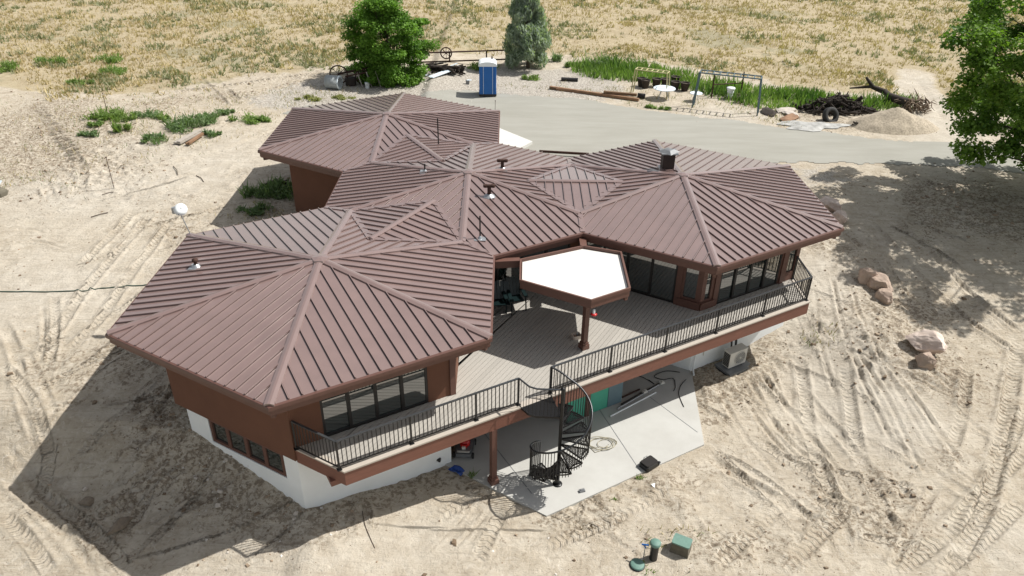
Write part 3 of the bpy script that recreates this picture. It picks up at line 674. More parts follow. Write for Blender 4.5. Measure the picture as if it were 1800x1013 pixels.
def window(edge, u0, u1, za, zb, n, name='window', m='frame', fw=.06, recess=.05, casing=None, proud=0.):
    """frame with n panes filling an opening; panes are sub-parts"""
    fr = MB(); ang = None
    q, d, o = edgept(edge, 0, 0, 0); ang = math.atan2(d[1], d[0])
    def bx(u_, w_, z_, h_, dep=.05, out=-recess): p, _, _ = edgept(edge, u_, out + proud, z_); fr.box(p, (w_ / 2, dep, h_ / 2), rz=ang)
    H_ = zb - za; W_ = u1 - u0
    bx((u0 + u1) / 2, W_, za + fw / 2, fw); bx((u0 + u1) / 2, W_, zb - fw / 2, fw)
    for i in range(n + 1):
        ww = fw if i in (0, n) else fw * 1.35
        uc = u0 + ww / 2 if i == 0 else (u1 - ww / 2 if i == n else u0 + W_ * i / n)
        bx(uc, ww, (za + zb) / 2, H_ - 2 * fw - .004)
    ob = fr.build(name, m, house)
    if casing:
        cs = MB()
        for (uu, w_, zz, h_) in ((u0 - .05, .1, (za + zb) / 2, H_ + .2), (u1 + .05, .1, (za + zb) / 2, H_ + .2), ((u0 + u1) / 2, W_ - .002, zb + .05, .1), ((u0 + u1) / 2, W_ - .002, za - .05, .1)):
            p, _, _ = edgept(edge, uu, .012 + proud, zz); cs.box(p, (w_ / 2, .02, h_ / 2), rz=ang)
        cs.build('window_casing', casing, ob)
    for i in range(n):
        a_ = u0 + W_ * i / n + fw * .6; b_ = u0 + W_ * (i + 1) / n - fw * .6; p, _, _ = edgept(edge, (a_ + b_) / 2, -recess + proud + (.012 if i % 2 else -.012), (za + zb) / 2)
        g = MB(); g.box(p, ((b_ - a_) / 2, .008, H_ / 2 - fw * .8), rz=ang); g.build('pane', 'glass', ob)
    return ob
LW = .8 * S; ZB = -.478 * S; WT = SOF + .0; GL = ZD + .06; GT = -.115 * S
# A: left wall is a solid brown band above a white basement with a strip of four windows
Lw = np.linalg.norm(wi(16) - wi(15)); A_ = lambda s: Lw - s * S       # s measured back from the front corner
wall('A left', ZB, WT, 'stucco', proud=.05, name='brown_wall', th=.2)
wa, wb_ = A_(.585), A_(.088); z1w, z0w = ZB, -.633 * S
wall('A left', -.92 * S, ZB - .004, 'white', [(wa, wb_, z0w, ZB)], name='basement_wall', s0=.085)
window('A left', wa + .03, wb_ - .03, z0w + .03, ZB - .03, 4, 'basement_window', 'trim', .1, .06)
# A front: brown wall round four tall glass doors
gd = (.137 * S, .655 * S)
wall('A front', ZD - .02, WT, 'stucco', [(gd[0], gd[1], ZD - .02, GT)], name='brown_wall')
window('A front', gd[0], gd[1], ZD + .0, GT, 4, 'sliding_door', 'frame', .07, .06)
wall('A front', -.92 * S, ZD - .03, 'white', name='basement_wall', s1=.955)
mb = MB(); p, d, o = edgept('A front', .8 * S - .09, .02, 0); mb.box((p[0], p[1], (ZD + SOF) / 2), (.09, .02, (SOF - ZD) / 2 - .003), rz=math.atan2(d[1], d[0])); mb.build('corner_trim', 'trim', house)
La = np.linalg.norm(wi(18) - wi(17))
wall('A right', ZD - .02, WT, 'stucco', [(La * .3, La * .9, ZD - .02, GT)], name='brown_wall')
window('A right', La * .3, La * .9, ZD, GT, 3, 'sliding_door', 'frame', .07, .06)
wall('A right', -.92 * S, ZD - .03, 'stucco', name='basement_wall', s0=.06, proud=-.22)
for e in ('A back', 'A far'): wall(e, ZB, WT, 'stucco', proud=.03, name='brown_wall'); wall(e, -.92 * S, ZB - .004, 'white', name='basement_wall', proud=-.42)
# B
Lb = np.linalg.norm(wi(1) - wi(0))
wall('B front', ZD - .02, WT, 'stucco', [(.35, Lb - .35, ZD - .02, GT)], name='brown_wall'); window('B front', .35, Lb - .35, ZD, GT, 4, 'sliding_door', 'frame', .07, .06)
wall('B front', -.92 * S, ZD - .03, 'white', name='basement_wall')
for e in ('B left', 'B back'): wall(e, -.8 * S, WT, 'stucco', name='brown_wall')
# D
for e in ('D near', 'D right', 'D back', 'D far', 'D left'): wall(e, -.62 * S, WT, 'stucco', name='brown_wall')
# C: glass doors between framed corner windows
Lc = np.linalg.norm(wi(2) - wi(1)); Lf = np.linalg.norm(wi(3) - wi(2)); SILL = ZD + .32
cw = .76
wall('C left', ZD - .02, WT, 'trim', [(.12, Lc - cw - .22, ZD - .02, GT), (Lc - cw + .02, Lc - .14, SILL, GT)], name='brown_wall')
window('C left', .12, Lc - cw - .22, ZD, GT, 4, 'sliding_door', 'frame', .07, .06)
window('C left', Lc - cw + .02, Lc - .14, SILL, GT, 1, 'corner_window', 'trim', .07, .05)
wall('C front', ZD - .02, WT, 'trim', [(.12, .50, SILL, GT), (.86, 3.98, ZD - .02, GT), (4.32, Lf - .12, SILL, GT)], name='brown_wall')
window('C front', .12, .50, SILL, GT, 1, 'corner_window', 'trim', .06, .05)
window('C front', .86, 3.98, ZD, GT, 4, 'sliding_door', 'frame', .07, .06)
window('C front', 4.32, Lf - .12, SILL, GT, 1, 'corner_window', 'trim', .06, .05)
for e, u0, u1 in (('C left', Lc - cw - .08, Lc), ('C front', 0, .62)):     # projecting plinth and sill under the corner windows
    for z, h, out in ((ZD + .14, .28, .06), (SILL - .02, .05, .1)):
        p0, d, o = edgept(e, (u0 + u1) / 2, out / 2, z); mb = MB(); mb.box(p0, ((u1 - u0) / 2, out / 2, h / 2), rz=math.atan2(d[1], d[0])); mb.build('window_sill', 'trim', house)
wall('C left', -.92 * S, ZD - .03, 'white', name='basement_wall'); wall('C front', -.92 * S, ZD - .03, 'white', name='basement_wall')
wall('C right', ZB, WT, 'stucco', [(.6, 2.4, SILL, GT)], proud=.0, name='brown_wall'); window('C right', .6, 2.4, SILL, GT, 2, 'window', 'frame', .07, .05)
wall('C right', -.92 * S, ZB - .004, 'white', name='basement_wall')
for e in ('C back', 'C far'): wall(e, -.75 * S, WT, 'stucco', name='brown_wall')
# vertical trim boards at C's corners
for e, s in (('C left', Lc - cw - .1), ('C front', .68), ('C front', 4.15)):
    p, d, o = edgept(e, s, .025, (ZD + SOF) / 2); mb = MB(); mb.box(p, (.1, .025, (SOF - ZD) / 2 - .004), rz=math.atan2(d[1], d[0])); mb.build('corner_trim', 'trim', house)
# small fittings
p, d, o = edgept('C left', Lc - .82, .02, ZS + .62); mb = MB(); mb.box(p, (.06, .02, .09), rz=math.atan2(d[1], d[0])); mb.build('outlet_box', 'grey', house)
p, d, o = edgept('C front', .12, .09, 0); mb = MB(); mb.tube([(p[0], p[1], ZD - .4), (p[0], p[1], ZS + .2), (p[0] - .02, p[1] - .1, ZS + .06), (p[0] - .05, p[1] - .35, ZS + .05)], .035, 8); mb.build('downspout', 'white', house)
p, d, o = edgept('C front', .62, .02, 0); mb = MB(); mb.tube([(p[0], p[1], ZD - .4), (p[0], p[1], ZS + .5)], .02, 6); mb.build('conduit', 'acwhite', house)
# basement partition of green sheathing and a grey blue door, under the deck
mb = MB(); ga = bp(1003, 742, ZS)[:2]; gb = bp(1066, 716, ZS)[:2]; gc = bp(1090, 706, ZS)[:2]
th_ = R(30); dd = np.array([math.cos(th_), math.sin(th_)]); gb = bp(1066, 716, ZS)[:2]; ga = gb - dd * 1.05; gc = gb + dd * .62
def panel(a, b, z0, z1, m, nm, t=.05, off=0.):
    mb = MB(); c = (a + b) / 2 + np.array([dd[1], -dd[0]]) * off; mb.box((c[0], c[1], (z0 + z1) / 2), (np.linalg.norm(b - a) / 2 - .002, t / 2, (z1 - z0) / 2), rz=th_); return mb.build(nm, m, house)
panel(gb - dd * .78, gb, ZS + .02, ZD - .35, 'green', 'sheathing_board'); panel(gb - dd * 1.7, gb - dd * .98, ZS + .02, ZD - .35, 'green', 'sheathing_board')
dr = panel(gb, gc, ZS + .03, ZD - .4, 'bluegrey', 'basement_door', .05, .02)
hb = MB(); q = gc - dd * .1 + np.array([dd[1], -dd[0]]) * .07; hb.box((q[0], q[1], ZS + 1.0), (.03, .03, .03), rz=th_); hb.build('door_handle', 'galv', dr)
panel(gb - dd * .97, gb - dd * .80, ZS, ZD - .3, 'trim', 'deck_post', .16)

# deck
n3, t3 = V(300), V(30); FO = 1.63 * S
def fl(s, off=FO): return n3 * off + t3 * s
cA, cC = wi(16), wi(3)
dl_ = V(330); s_ = (FO - cA @ n3) / (dl_ @ n3); FLc = cA + dl_ * s_
sR = (cC[0] - n3[0] * FO) / t3[0]; FRc = fl(sR)
deckpoly = [tuple(cA), tuple(FLc), tuple(FRc), tuple(cC), tuple(wi(2)), tuple(wi(1)), tuple(wi(0)), tuple(wi(17))]
mb = MB(); mb.cc = (1, 1, 1); u60 = V(60); v60 = V(150); rr = random.Random(3)
ks = [np.array(p) @ v60 for p in deckpoly]; k = min(ks)
while k < max(ks):
    pg = clip(clip(deckpoly, v60, k + .132), -v60, -k)
    if len(pg) > 2:
        g = rr.uniform(.94, 1.05); mb.cc = (.375 * g, .355 * g, .32 * g); cs = sum(pg[i][0] * pg[(i + 1) % len(pg)][1] - pg[(i + 1) % len(pg)][0] * pg[i][1] for i in range(len(pg)))
        if cs < 0: pg = pg[::-1]
        mb.prism(pg, ZD - .03, ZD)
    k += .145
mb.build('deck_boards', 'deck', house)
mb = MB(); mb.poly([(p[0], p[1], ZD - .045) for p in deckpoly]); mb.poly([(p[0], p[1], ZD - .30) for p in deckpoly][::-1]); mb.build('deck_underside', 'wood', house)
rim = [tuple(cA), tuple(FLc), tuple(FRc), tuple(cC)]
mb = MB(); mb.sweep(rim, [(-.06, ZD - .05), (.0, ZD - .05), (.0, ZD - .52), (-.06, ZD - .52), (-.06, ZD - .05)]); mb.build('rim_beam', 'deckrim', house)
mb = MB(); mb.cc = (.43, .385, .33); mb.sweep(rim, [(-.20, ZD + .003), (.025, ZD + .003), (.025, ZD - .045), (-.05, ZD - .045)]); mb.build('border_board', 'deck', house)
def post(x, y, z0, z1, w=.15, nm='deck_post', m='trim', plinth=True):
    mb = MB(); mb.box((x, y, (z0 + z1) / 2), (w / 2, w / 2, (z1 - z0) / 2), rz=R(30))
    if plinth: mb.box((x, y, z0 + .09), (w / 2 + .05, w / 2 + .05, .09), rz=R(30)); mb.box((x, y, z0 + .22), (w / 2 + .025, w / 2 + .025, .04), rz=R(30))
    return mb.build(nm, m, house)
q = bp(867, 850, ZS); post(q[0], q[1] + .05, ZS, ZD - .52, .17)
mb = MB(); a = fl((q[:2] @ t3) - .05, FO - .45); mb.bar((*fl((q[:2] @ t3) - 1.0, FO - .35), ZD - .42), (*fl(sR - 3.2, FO - .35), ZD - .42), .14, .24); mb.build('carrying_beam', 'trim', house)
mb = MB(); z_ = ZD - .42; a = FLc + dl_ * -.35; mb.bar((*(a), z_ - .16), (*(a + t3 * .01 - n3 * 1.2), z_ - .16), .3, .18); mb.build('deck_bracket', 'deckrim', house)

# white flat roofed deck cover
ZC = -.03 * S
cp = [bp(u, v, ZC)[:2] for u, v in ((1040, 528), (1109, 506), (1093, 442), (1026, 431), (914, 455), (913, 492))]
mb = MB(); mb.prism([p + (np.mean(cp, 0) - p) * .045 for p in cp], ZC - .17, ZC - .11); dc = mb.build('deck_cover', 'membrane', house)
mb = MB(); mb.sweep(cp, [(-.06, ZC - .16), (-.06, ZC), (.0, ZC), (.0, ZC - .11), (-.025, ZC - .12), (-.025, ZC - .33), (-.07, ZC - .33)], True); mb.build('cover_fascia', 'trim', dc)
mb = MB(); mb.poly([(p[0], p[1], ZC - .30) for p in [p + (np.mean(cp, 0) - p) * .02 for p in cp]][::-1]); mb.build('cover_soffit', 'soffit', dc)
for (a, b) in ((cp[4], cross('A', 60, APO, -1)), (cp[3], cross('B', 0, APO, -1))):
    mb = MB(); b = a + (b - a) * .93; mb.bar((*a, ZC - .14), (*b, ZC - .14), .24, .26); mb.build('tie_beam', 'trim', dc)
q = bp(1026, 612, ZD); post(q[0], q[1], ZD + .004, ZC - .33, .17, 'cover_post')
mb = MB(); pp = cp[1] + (np.mean(cp, 0) - cp[1]) * .08; mb.box((pp[0], pp[1], ZC - .40), (.06, .06, .1), rz=R(30)); mb.build('rafter_tail', 'trim', dc)

# roof vents and chimney
def vent(u, v, h, r, roof, capped, boot=True):
    q = RPx(u, v); mb = MB(); mb.tube([q - (0, 0, .1), q + (0, 0, h)], r, 10)
    if capped == 'T': mb.tube([q + (-.13, 0, h), q + (.13, 0, h)], r * .9, 8); mb.tube([q + (-.14, 0, h - .05), q + (-.14, 0, h + .05)], r * 1.2, 8); mb.tube([q + (.14, 0, h - .05), q + (.14, 0, h + .05)], r * 1.2, 8)
    elif capped: mb.lathe(q + (0, 0, h), [(r * 1.7, -.03), (r * 1.7, .03), (0, .07)], 12)
    ob = mb.build('vent_pipe', 'rust' if capped else 'frame', roofs[roof])
    if boot:
        b = MB(); b.lathe(q + (0, 0, -.02), [(r * 3.2, 0), (r * 2.6, .05), (r * 1.2, .12)], 14); b.box(q + (0, 0, -.005), (.2, .2, .012)); b.build('vent_boot', 'galv', ob)
vent(883, 298, .38, .07, 'B', 'T'); vent(860, 345, .42, .075, 'B', 'T'); vent(844, 419, .85, .028, 'B', False, True); vent(747, 302, .33, .035, 'B', False, True)
vent(771, 260, 1.35, .03, 'D', False, False); vent(345, 469, .24, .055, 'A', True)
q = RPx(1172, 297); mb = MB(); mb.box(q + (0, 0, .25), (.24, .24, .46)); ch = mb.build('chimney', 'gunmetal', roofs['C'])
mb = MB(); mb.box(q + (0, 0, .73), (.34, .34, .02)); mb.lathe(q + (0, 0, .745), [(.46, 0), (.2, .10), (0, .12)], 4, smooth=False); mb.build('chimney_cap', 'grey', ch)
mb = MB(); mb.box(q + (0, 0, .03), (.36, .36, .05)); mb.build('chimney_flashing', 'roof', ch)

# ------------------------------------------------------------------ patio slab
sp = [bp(u, v, ZS)[:2] for u, v in ((783, 816), (961, 907), (1238, 781), (1216, 656))]
slabpoly = [tuple(sp[0]), tuple(sp[1]), tuple(sp[2]), tuple(sp[3]), (8.2, -3.2), (4.2, -2.2), (.1, -4.6), (.08, -9.6)]
mb = MB(); mb.prism(slabpoly, ZS - .22, ZS); tag(mb.build('patio_slab', 'slab'), 'pale concrete patio slab under and in front of the deck', None, kind='structure')
for a, b in (((838, 745), (935, 868)), ((1040, 700), (1128, 832)), ((1142, 698), (1226, 760))):     # saw cut joints
    p = bp(*a, ZS); q = bp(*b, ZS); mb = MB(); mb.bar((p[0], p[1], ZS + .002), (q[0], q[1], ZS + .002), .022, .005); tag(mb.build('slab_joint', 'grey'), 'dark joint line across the concrete patio slab', None, kind='structure')

# ------------------------------------------------------------------ deck railings
def railing(t, stations, pts_s=.124, gate=None):
    """stations: list of plan points that carry posts"""
    zt = ZD + .98; zb_ = ZD + .09
    for i, p in enumerate(stations):
        mb = MB(); mb.box((p[0], p[1], (ZD + zt) / 2), (.025, .025, (zt - ZD) / 2), rz=R(30)); mb.box((p[0], p[1], ZD + .012), (.065, .065, .008), rz=R(30)); mb.build('post', 'iron', t)
    for i in range(len(stations) - 1):
        a = np.array(stations[i]); b = np.array(stations[i + 1]); L = np.linalg.norm(b - a); n = max(1, round(L / pts_s))
        mb = MB(); mb.bar((*a, zt + .012), (*b, zt + .012), .062, .032); mb.build('top_rail', 'ironrail', t)
        mb = MB(); mb.bar((*a, zb_), (*b, zb_), .035, .025); mb.build('bottom_rail', 'iron', t)
        for k in range(1, n):
            p = a + (b - a) * k / n; mb = MB(); mb.box((p[0], p[1], (zb_ + zt) / 2), (.011, .011, (zt - zb_) / 2 - .005), rz=R(30)); mb.build('baluster', 'iron', t)
RO = FO - .13
rl = thing('deck_railing', 'shorter black metal railing along the deck edge left of the spiral stair', 'railing', (*fl(-6.2, RO), ZD), group='black metal railings of the deck')
sL = [p[:2] @ t3 for p in (bp(592, 822, ZD), bp(721, 776, ZD), bp(834, 735, ZD), bp(909, 710, ZD))]
c0 = cA + dl_ * (s_ - .13 - .05); c00 = cA + dl_ * .06
sl0 = c0 @ t3
stL = [c00, fl(sl0, RO)] + [fl(s, RO) for s in sL[1:]]
railing(rl, stL)
rrr = thing('deck_railing', 'long black metal railing along the deck edge right of the spiral stair', 'railing', (*fl(4, RO), ZD), group='black metal railings of the deck')
s0_ = bp(965, 690, ZD)[:2] @ t3; s1_ = (cC[0] - .1 - n3[0] * RO) / t3[0]
stR = [fl(s0_ + (s1_ - s0_) * k / 5, RO) for k in range(6)] + [np.array([cC[0] - .1, cC[1] - .06])]
railing(rrr, stR)

# ------------------------------------------------------------------ spiral stair
pl = bp(980, 851, ZS)[:2]
st = thing('spiral_staircase', 'black iron spiral staircase climbing from the patio slab to the deck', 'staircase', (*pl, ZS))
ZT = ZD + 1.0
mb = MB(); mb.tube([(*pl, ZS + .01), (*pl, ZT + .03)], .057, 14); mb.lathe((*pl, ZT + .03), [(.07, 0), (.07, .02), (0, .05)], 14); mb.lathe((*pl, ZS), [(.15, 0), (.15, .02), (.06, .02)], 16); mb.build('pole', 'iron', st)
C1 = np.array(stR[0]); A1 = np.array(stL[-1])
RS = .885; aC = math.atan2(*(C1 - pl)[::-1]); NT = 12
TOT = R(338); a_top = aC; rise = (ZD - ZS) / (NT + 1)
def tread(a0, a1, z, nm='tread'):
    mb = MB(); th = .012
    P = lambda r, a, zz: (pl[0] + r * math.cos(a), pl[1] + r * math.sin(a), zz)
    for a in (a0, a1): mb.bar(P(.06, a, z - .02), P(RS - .02, a, z - .02), .03, .045)
    ar = [a0 + (a1 - a0) * i / 6 for i in range(7)]
    for i in range(6): mb.bar(P(RS - .02, ar[i], z - .02), P(RS - .02, ar[i + 1], z - .02), .02, .045)
    nr = 15
    for i in range(1, nr):          # diamond grating: two families of slanted bars
        for sg in (1, -1):
            r0 = .08 + (RS - .12) * i / nr; f0, f1 = (0, 1) if sg > 0 else (1, 0); r1 = min(RS - .03, r0 + .16)
            q0 = P(r0, a0 + (a1 - a0) * f0, z - .008); q1 = P(r1, a0 + (a1 - a0) * f1, z - .008); mb.bar(q0, q1, .017, .01)
    return mb.build(nm, 'iron', st)
for k in range(NT):
    f = (k + .5) / NT; a = a_top - R(14) - (TOT - R(14)) * f; hw_ = (TOT / NT) * .56; tread(a - hw_, a + hw_, ZD - rise * (k + 1))
# landing
Lp = [bp(u, v, ZT)[:2] for u, v in ((908, 663), (930.6, 680), (944, 684), (958, 684.5))]
Lp = [A1] + Lp[1:] + [pl]
lf = MB(); ring = [tuple(A1), *[tuple(p) for p in Lp[1:-1]], tuple(pl), tuple(C1)]
n_ = len(ring)
for i in range(n_ - 1): lf.bar((*ring[i], ZD - .03), (*ring[i + 1], ZD - .03), .03, .07)
lf.bar((*ring[-1], ZD - .06), (*ring[0], ZD - .06), .03, .07)
cw_ = ring[::-1] if sum(ring[i][0] * ring[(i + 1) % n_][1] - ring[(i + 1) % n_][0] * ring[i][1] for i in range(n_)) < 0 else ring
for kk, (dv, of) in enumerate(((t3, .07), (n3, .11))):
    es = [np.array(p) @ np.array([-dv[1], dv[0]]) for p in cw_]; e = min(es) + .03
    while e < max(es):
        base = np.array([-dv[1], dv[0]]) * e; r_ = lineclip(base, dv, cw_)
        if r_: lf.bar((*(base + dv * r_[0]), ZD - .012 - .004 * kk), (*(base + dv * r_[1]), ZD - .012 - .004 * kk), .022, .02)
        e += of * .5
lf.build('landing', 'iron', st)
mb = MB(); pth = [(*p, ZT) for p in Lp]; mb.tube(pth, .027, 8); mb.build('landing_handrail', 'ironrail', st)
for i in range(len(Lp) - 1):
    a, b = np.array(Lp[i]), np.array(Lp[i + 1]); n = max(1, round(np.linalg.norm(b - a) / .115))
    for k in range(1 if i == 0 else 0, n):
        p = a + (b - a) * k / n; mb = MB(); mb.tube([(*p, ZD - .02), (*p, ZT)], .009, 6); mb.build('baluster', 'iron', st)
hp = []; NH = 60
for i in range(NH + 1):
    f = i / NH; a = a_top - TOT * f; z = ZT - (ZD - ZS - rise * .6) * f
    r = RS + (np.linalg.norm(C1 - pl) - RS) * max(0, 1 - f / .10) ** 1.5
    hp.append((pl[0] + r * math.cos(a), pl[1] + r * math.sin(a), z))
mb = MB(); mb.tube(hp, .03, 8); mb.build('handrail', 'iron2', st)
NBL = 58
for i in range(NBL + 1):
    f = (i + .3) / (NBL + .6); j = int(f * NH); t_ = f * NH - j; top = np.array(hp[j]) * (1 - t_) + np.array(hp[j + 1]) * t_
    k = min(NT - 1, max(0, int((f * TOT - R(14)) / (TOT - R(14)) * NT))); zl_ = max(ZS + .05, ZD - rise * (k + 1) - .10)
    mb = MB(); mb.tube([(top[0], top[1], zl_), tuple(top)], 0.016 if i in (0, NBL) else .0125, 6); mb.build('baluster', 'iron', st)

# ================================================================== THINGS ROUND THE HOUSE
# outdoor heat pump and its pad
q = bp(1291, 640, -.825 * S); AC = np.array([q[0], q[1]]) ; zg = H(*AC)
p = thing('equipment_pad', 'square grey pad on the soil under the outdoor condenser unit', 'pad', (*AC, zg), R(30)); p_ = p
mb = MB(); mb.box((0, 0, .03), (.62, .42, .05)); mb.build('pad_slab', MT['grey'], p, True); mb = MB(); mb.box((0, 0, -.05), (.66, .46, .035)); mb.build('pad_footing', MT['rubber'], p, True)
t = thing('outdoor_condenser', 'beige outdoor condenser unit with round fan grille beside the white basement wall', 'air conditioner', (*AC, zg + .08), R(30))
mb = MB(); mb.box((0, .05, .38), (.44, .17, .33)); mb.build('casing', 'acwhite', t, True)
mb = MB(); mb.box((0, .05, .722), (.455, .185, .012)); mb.build('top_panel', MT['acwhite'], t, True)
g = MB(); n = 28
for r_ in (.05, .10, .15, .20, .25, .275): g.tube([(.10 + r_ * math.cos(a), -.135, .38 + r_ * math.sin(a)) for a in np.linspace(0, 2 * math.pi, n)], .006 if r_ < .27 else .014, 5, False)
for a in np.linspace(0, math.pi, 7)[:-1]: g.tube([(.10 + .27 * math.cos(a), -.137, .38 + .27 * math.sin(a)), (.10 - .27 * math.cos(a), -.137, .38 - .27 * math.sin(a))], .004, 4)
fg = g.build('fan_grille', 'acwhite', t, True)
mb = MB(); mb.lathe((.10, -.1225, .38), [(0, 0), (.265, 0)], 28, axis='y'); mb.build('fan_opening', MT['grey'], fg, True)
mb = MB(); mb.lathe((.10, -.145, .38), [(0, 0), (.05, 0), (.05, .02)], 14, axis='y'); mb.build('fan_hub', 'acwhite', fg, True)
mb = MB()
for i in range(9): mb.box((-.445, .05, .12 + i * .065), (.006, .15, .022))
mb.build('side_louvre', 'frame', t, True)
for x in (-.3, .3): mb = MB(); mb.box((x, .05, .025), (.04, .19, .025)); mb.build('foot', 'grey', t, True)
for x, rr_ in ((-.05, .035), (.18, .045)):
    mb = MB(); mb.tube([(x, .2, .45), (x + .02, .27, .62), (x, .30, 1.0), (x + .05, .32, 1.45)], rr_, 8); mb.build('refrigerant_line', 'rubber', t, True)
# hydrant / valves by the wall
for (u, v), lab in (((1233, 641), 'dark blue valve cluster standing nearest the white downspout'), ((1243, 638), 'dark blue valve cluster standing nearer the condenser unit')):
    q = GP(u, v); t = thing('valve', lab, 'valve', q, group='valves at the foot of the basement wall'); mb = MB(); mb.tube([(0, 0, -.05), (0, 0, .3)], .045, 8); mb.tube([(-.1, 0, .2), (.1, 0, .2)], .04, 8); mb.build('valve_body', MT['bluepipe'], t, True)
    mb = MB(); mb.lathe((0, 0, .3), [(.09, 0), (.09, .03), (.03, .05)], 10); mb.build('handwheel', 'blackpl', t, True)

# mower under the deck
q = bp(817, 792, ZS); t = thing('lawn_mower', 'red and grey push lawn mower parked in the shade under the deck', 'lawn mower', (q[0], q[1], ZS), R(-4))
mb = MB(); pr = [(-.24, -.42), (.24, -.42), (.30, -.25), (.30, .28), (.2, .40), (-.2, .40), (-.30, .28), (-.30, -.25)]; mb.prism(pr, .10, .22); mb.prism([(x * .8, y * .8) for x, y in pr], .22, .27); mb.build('mower_deck', 'grey', t, True)
mb = MB(); mb.lathe((0, .02, .27), [(.17, 0), (.18, .10), (.14, .20), (0, .23)], 16); mb.box((0, -.14, .36), (.09, .07, .06)); e_ = mb.build('engine', 'red', t, True)
mb = MB(); mb.box((0, -.24, .33), (.06, .03, .05)); mb.build('air_filter', 'acwhite', e_, True)
mb = MB(); mb.box((0, -.36, .28), (.2, .03, .012)); mb.build('front_bar', 'acwhite', t, True)
for x in (-.31, .31):
    for y in (-.33, .33): mb = MB(); mb.lathe((x - .03, y, .1), [(0, 0), (.1, 0), (.1, .06), (0, .06)], 16, False, 'x'); mb.build('wheel', 'rubber', t, True)
mb = MB(); mb.tube([(-.24, .36, .2), (-.24, 1.0, .85), (-.2, 1.08, .95), (.2, 1.08, .95), (.24, 1.0, .85), (.24, .36, .2)], .014, 6); mb.build('handle', 'frame', t, True)
mb = MB(); mb.box((0, .55, .35), (.17, .2, .16)); mb.build('grass_bag', 'blackpl', t, True)

# deck chairs
def chair(loc, rz, label):
    t = thing('patio_chair', label, 'chair', loc, R(rz), group='dark green plastic chairs on the deck')
    mb = MB(); mb.add([(-.30, -.3, .36), (.30, -.3, .36), (.30, .3, .44), (-.30, .3, .44), (-.30, -.3, .32), (.30, -.3, .32), (.30, .3, .40), (-.30, .3, .40)], [(0, 1, 2, 3), (7, 6, 5, 4), (0, 4, 5, 1), (1, 5, 6, 2), (2, 6, 7, 3), (3, 7, 4, 0)])
    mb.build('seat', 'greenpl', t, True)
    mb = MB()
    for i in range(5): x = -.24 + i * .12; mb.bar((x, -.26, .36), (x * 1.05, -.52, .98 - abs(i - 2) * .03), .105, .025, up=(0, 1, .4))
    mb.build('backrest', 'greenpl', t, True)
    for x in (-.36, .36):
        mb = MB(); mb.add([(x - .06, -.42, .60), (x + .06, -.42, .60), (x + .07, .36, .62), (x - .07, .36, .62), (x - .06, -.42, .565), (x + .06, -.42, .565), (x + .07, .36, .585), (x - .07, .36, .585)], [(0, 1, 2, 3), (7, 6, 5, 4), (0, 4, 5, 1), (1, 5, 6, 2), (2, 6, 7, 3), (3, 7, 4, 0)]); mb.build('armrest', 'greenpl', t, True)
        mb = MB(); mb.bar((x, .28, .58), (x * 1.02, .33, 0), .10, .03, up=(1, 0, 0)); mb.build('leg', 'greenpl', t, True)
        mb = MB(); mb.bar((x, -.38, .58), (x * 1.02, -.46, 0), .09, .03, up=(1, 0, 0)); mb.build('leg', 'greenpl', t, True)
    return t
q = bp(903, 540, ZD); chair((q[0], q[1], ZD + .004), 195, 'dark green plastic chair on the deck, nearest the cover and farther from the roof edge')
q = bp(879, 547, ZD); chair((q[0], q[1], ZD + .004), 190, 'dark green plastic chair partly hidden under the front roof edge')
# red feeder hanging from the deck cover
q = cp[0] + (np.mean(cp, 0) - cp[0]) * .06 + t3 * .17; z = ZC - .33; t = thing('bird_feeder', 'small red hummingbird feeder hanging beside the deck cover post', 'bird feeder', (q[0], q[1], z - .34))
mb = MB(); mb.lathe((0, 0, 0), [(0, 0), (.09, 0), (.11, .03), (.07, .06), (0, .06)], 14); mb.build('feeder_base', 'red', t, True); mb = MB(); mb.lathe((0, 0, .06), [(.04, 0), (.045, .12), (.02, .16)], 12); mb.build('bottle', 'potwhite', t, True)
mb = MB(); mb.tube([(0, 0, .2), (0, 0, .34)], .004, 5); mb.build('hanger', 'iron', t, True)
q = bp(1013, 594, ZD); t = thing('stacking_box', 'small wooden tray holding a bottle on the sunny deck boards', 'tray', (q[0], q[1], ZD), R(20))
mb = MB(); mb.box((0, 0, .02), (.14, .12, .018))
mb.build('tray_base', 'orangewood', t, True)
for sx, sy, hx_, hy_ in ((-.14, 0, .012, .12), (.14, 0, .012, .12), (0, -.12, .128, .012), (0, .12, .128, .012)): mb = MB(); mb.box((sx, sy, .07), (hx_, hy_, .068)); mb.build('tray_side', 'cream', t, True)
mb = MB(); mb.lathe((.03, 0, .04), [(.03, 0), (.03, .14), (.012, .18), (.012, .21)], 10); mb.build('bottle', 'grey', t, True); t['label'] = 'small wooden tray holding a bottle on the sunny deck boards'; t.name = 'wooden_tray'

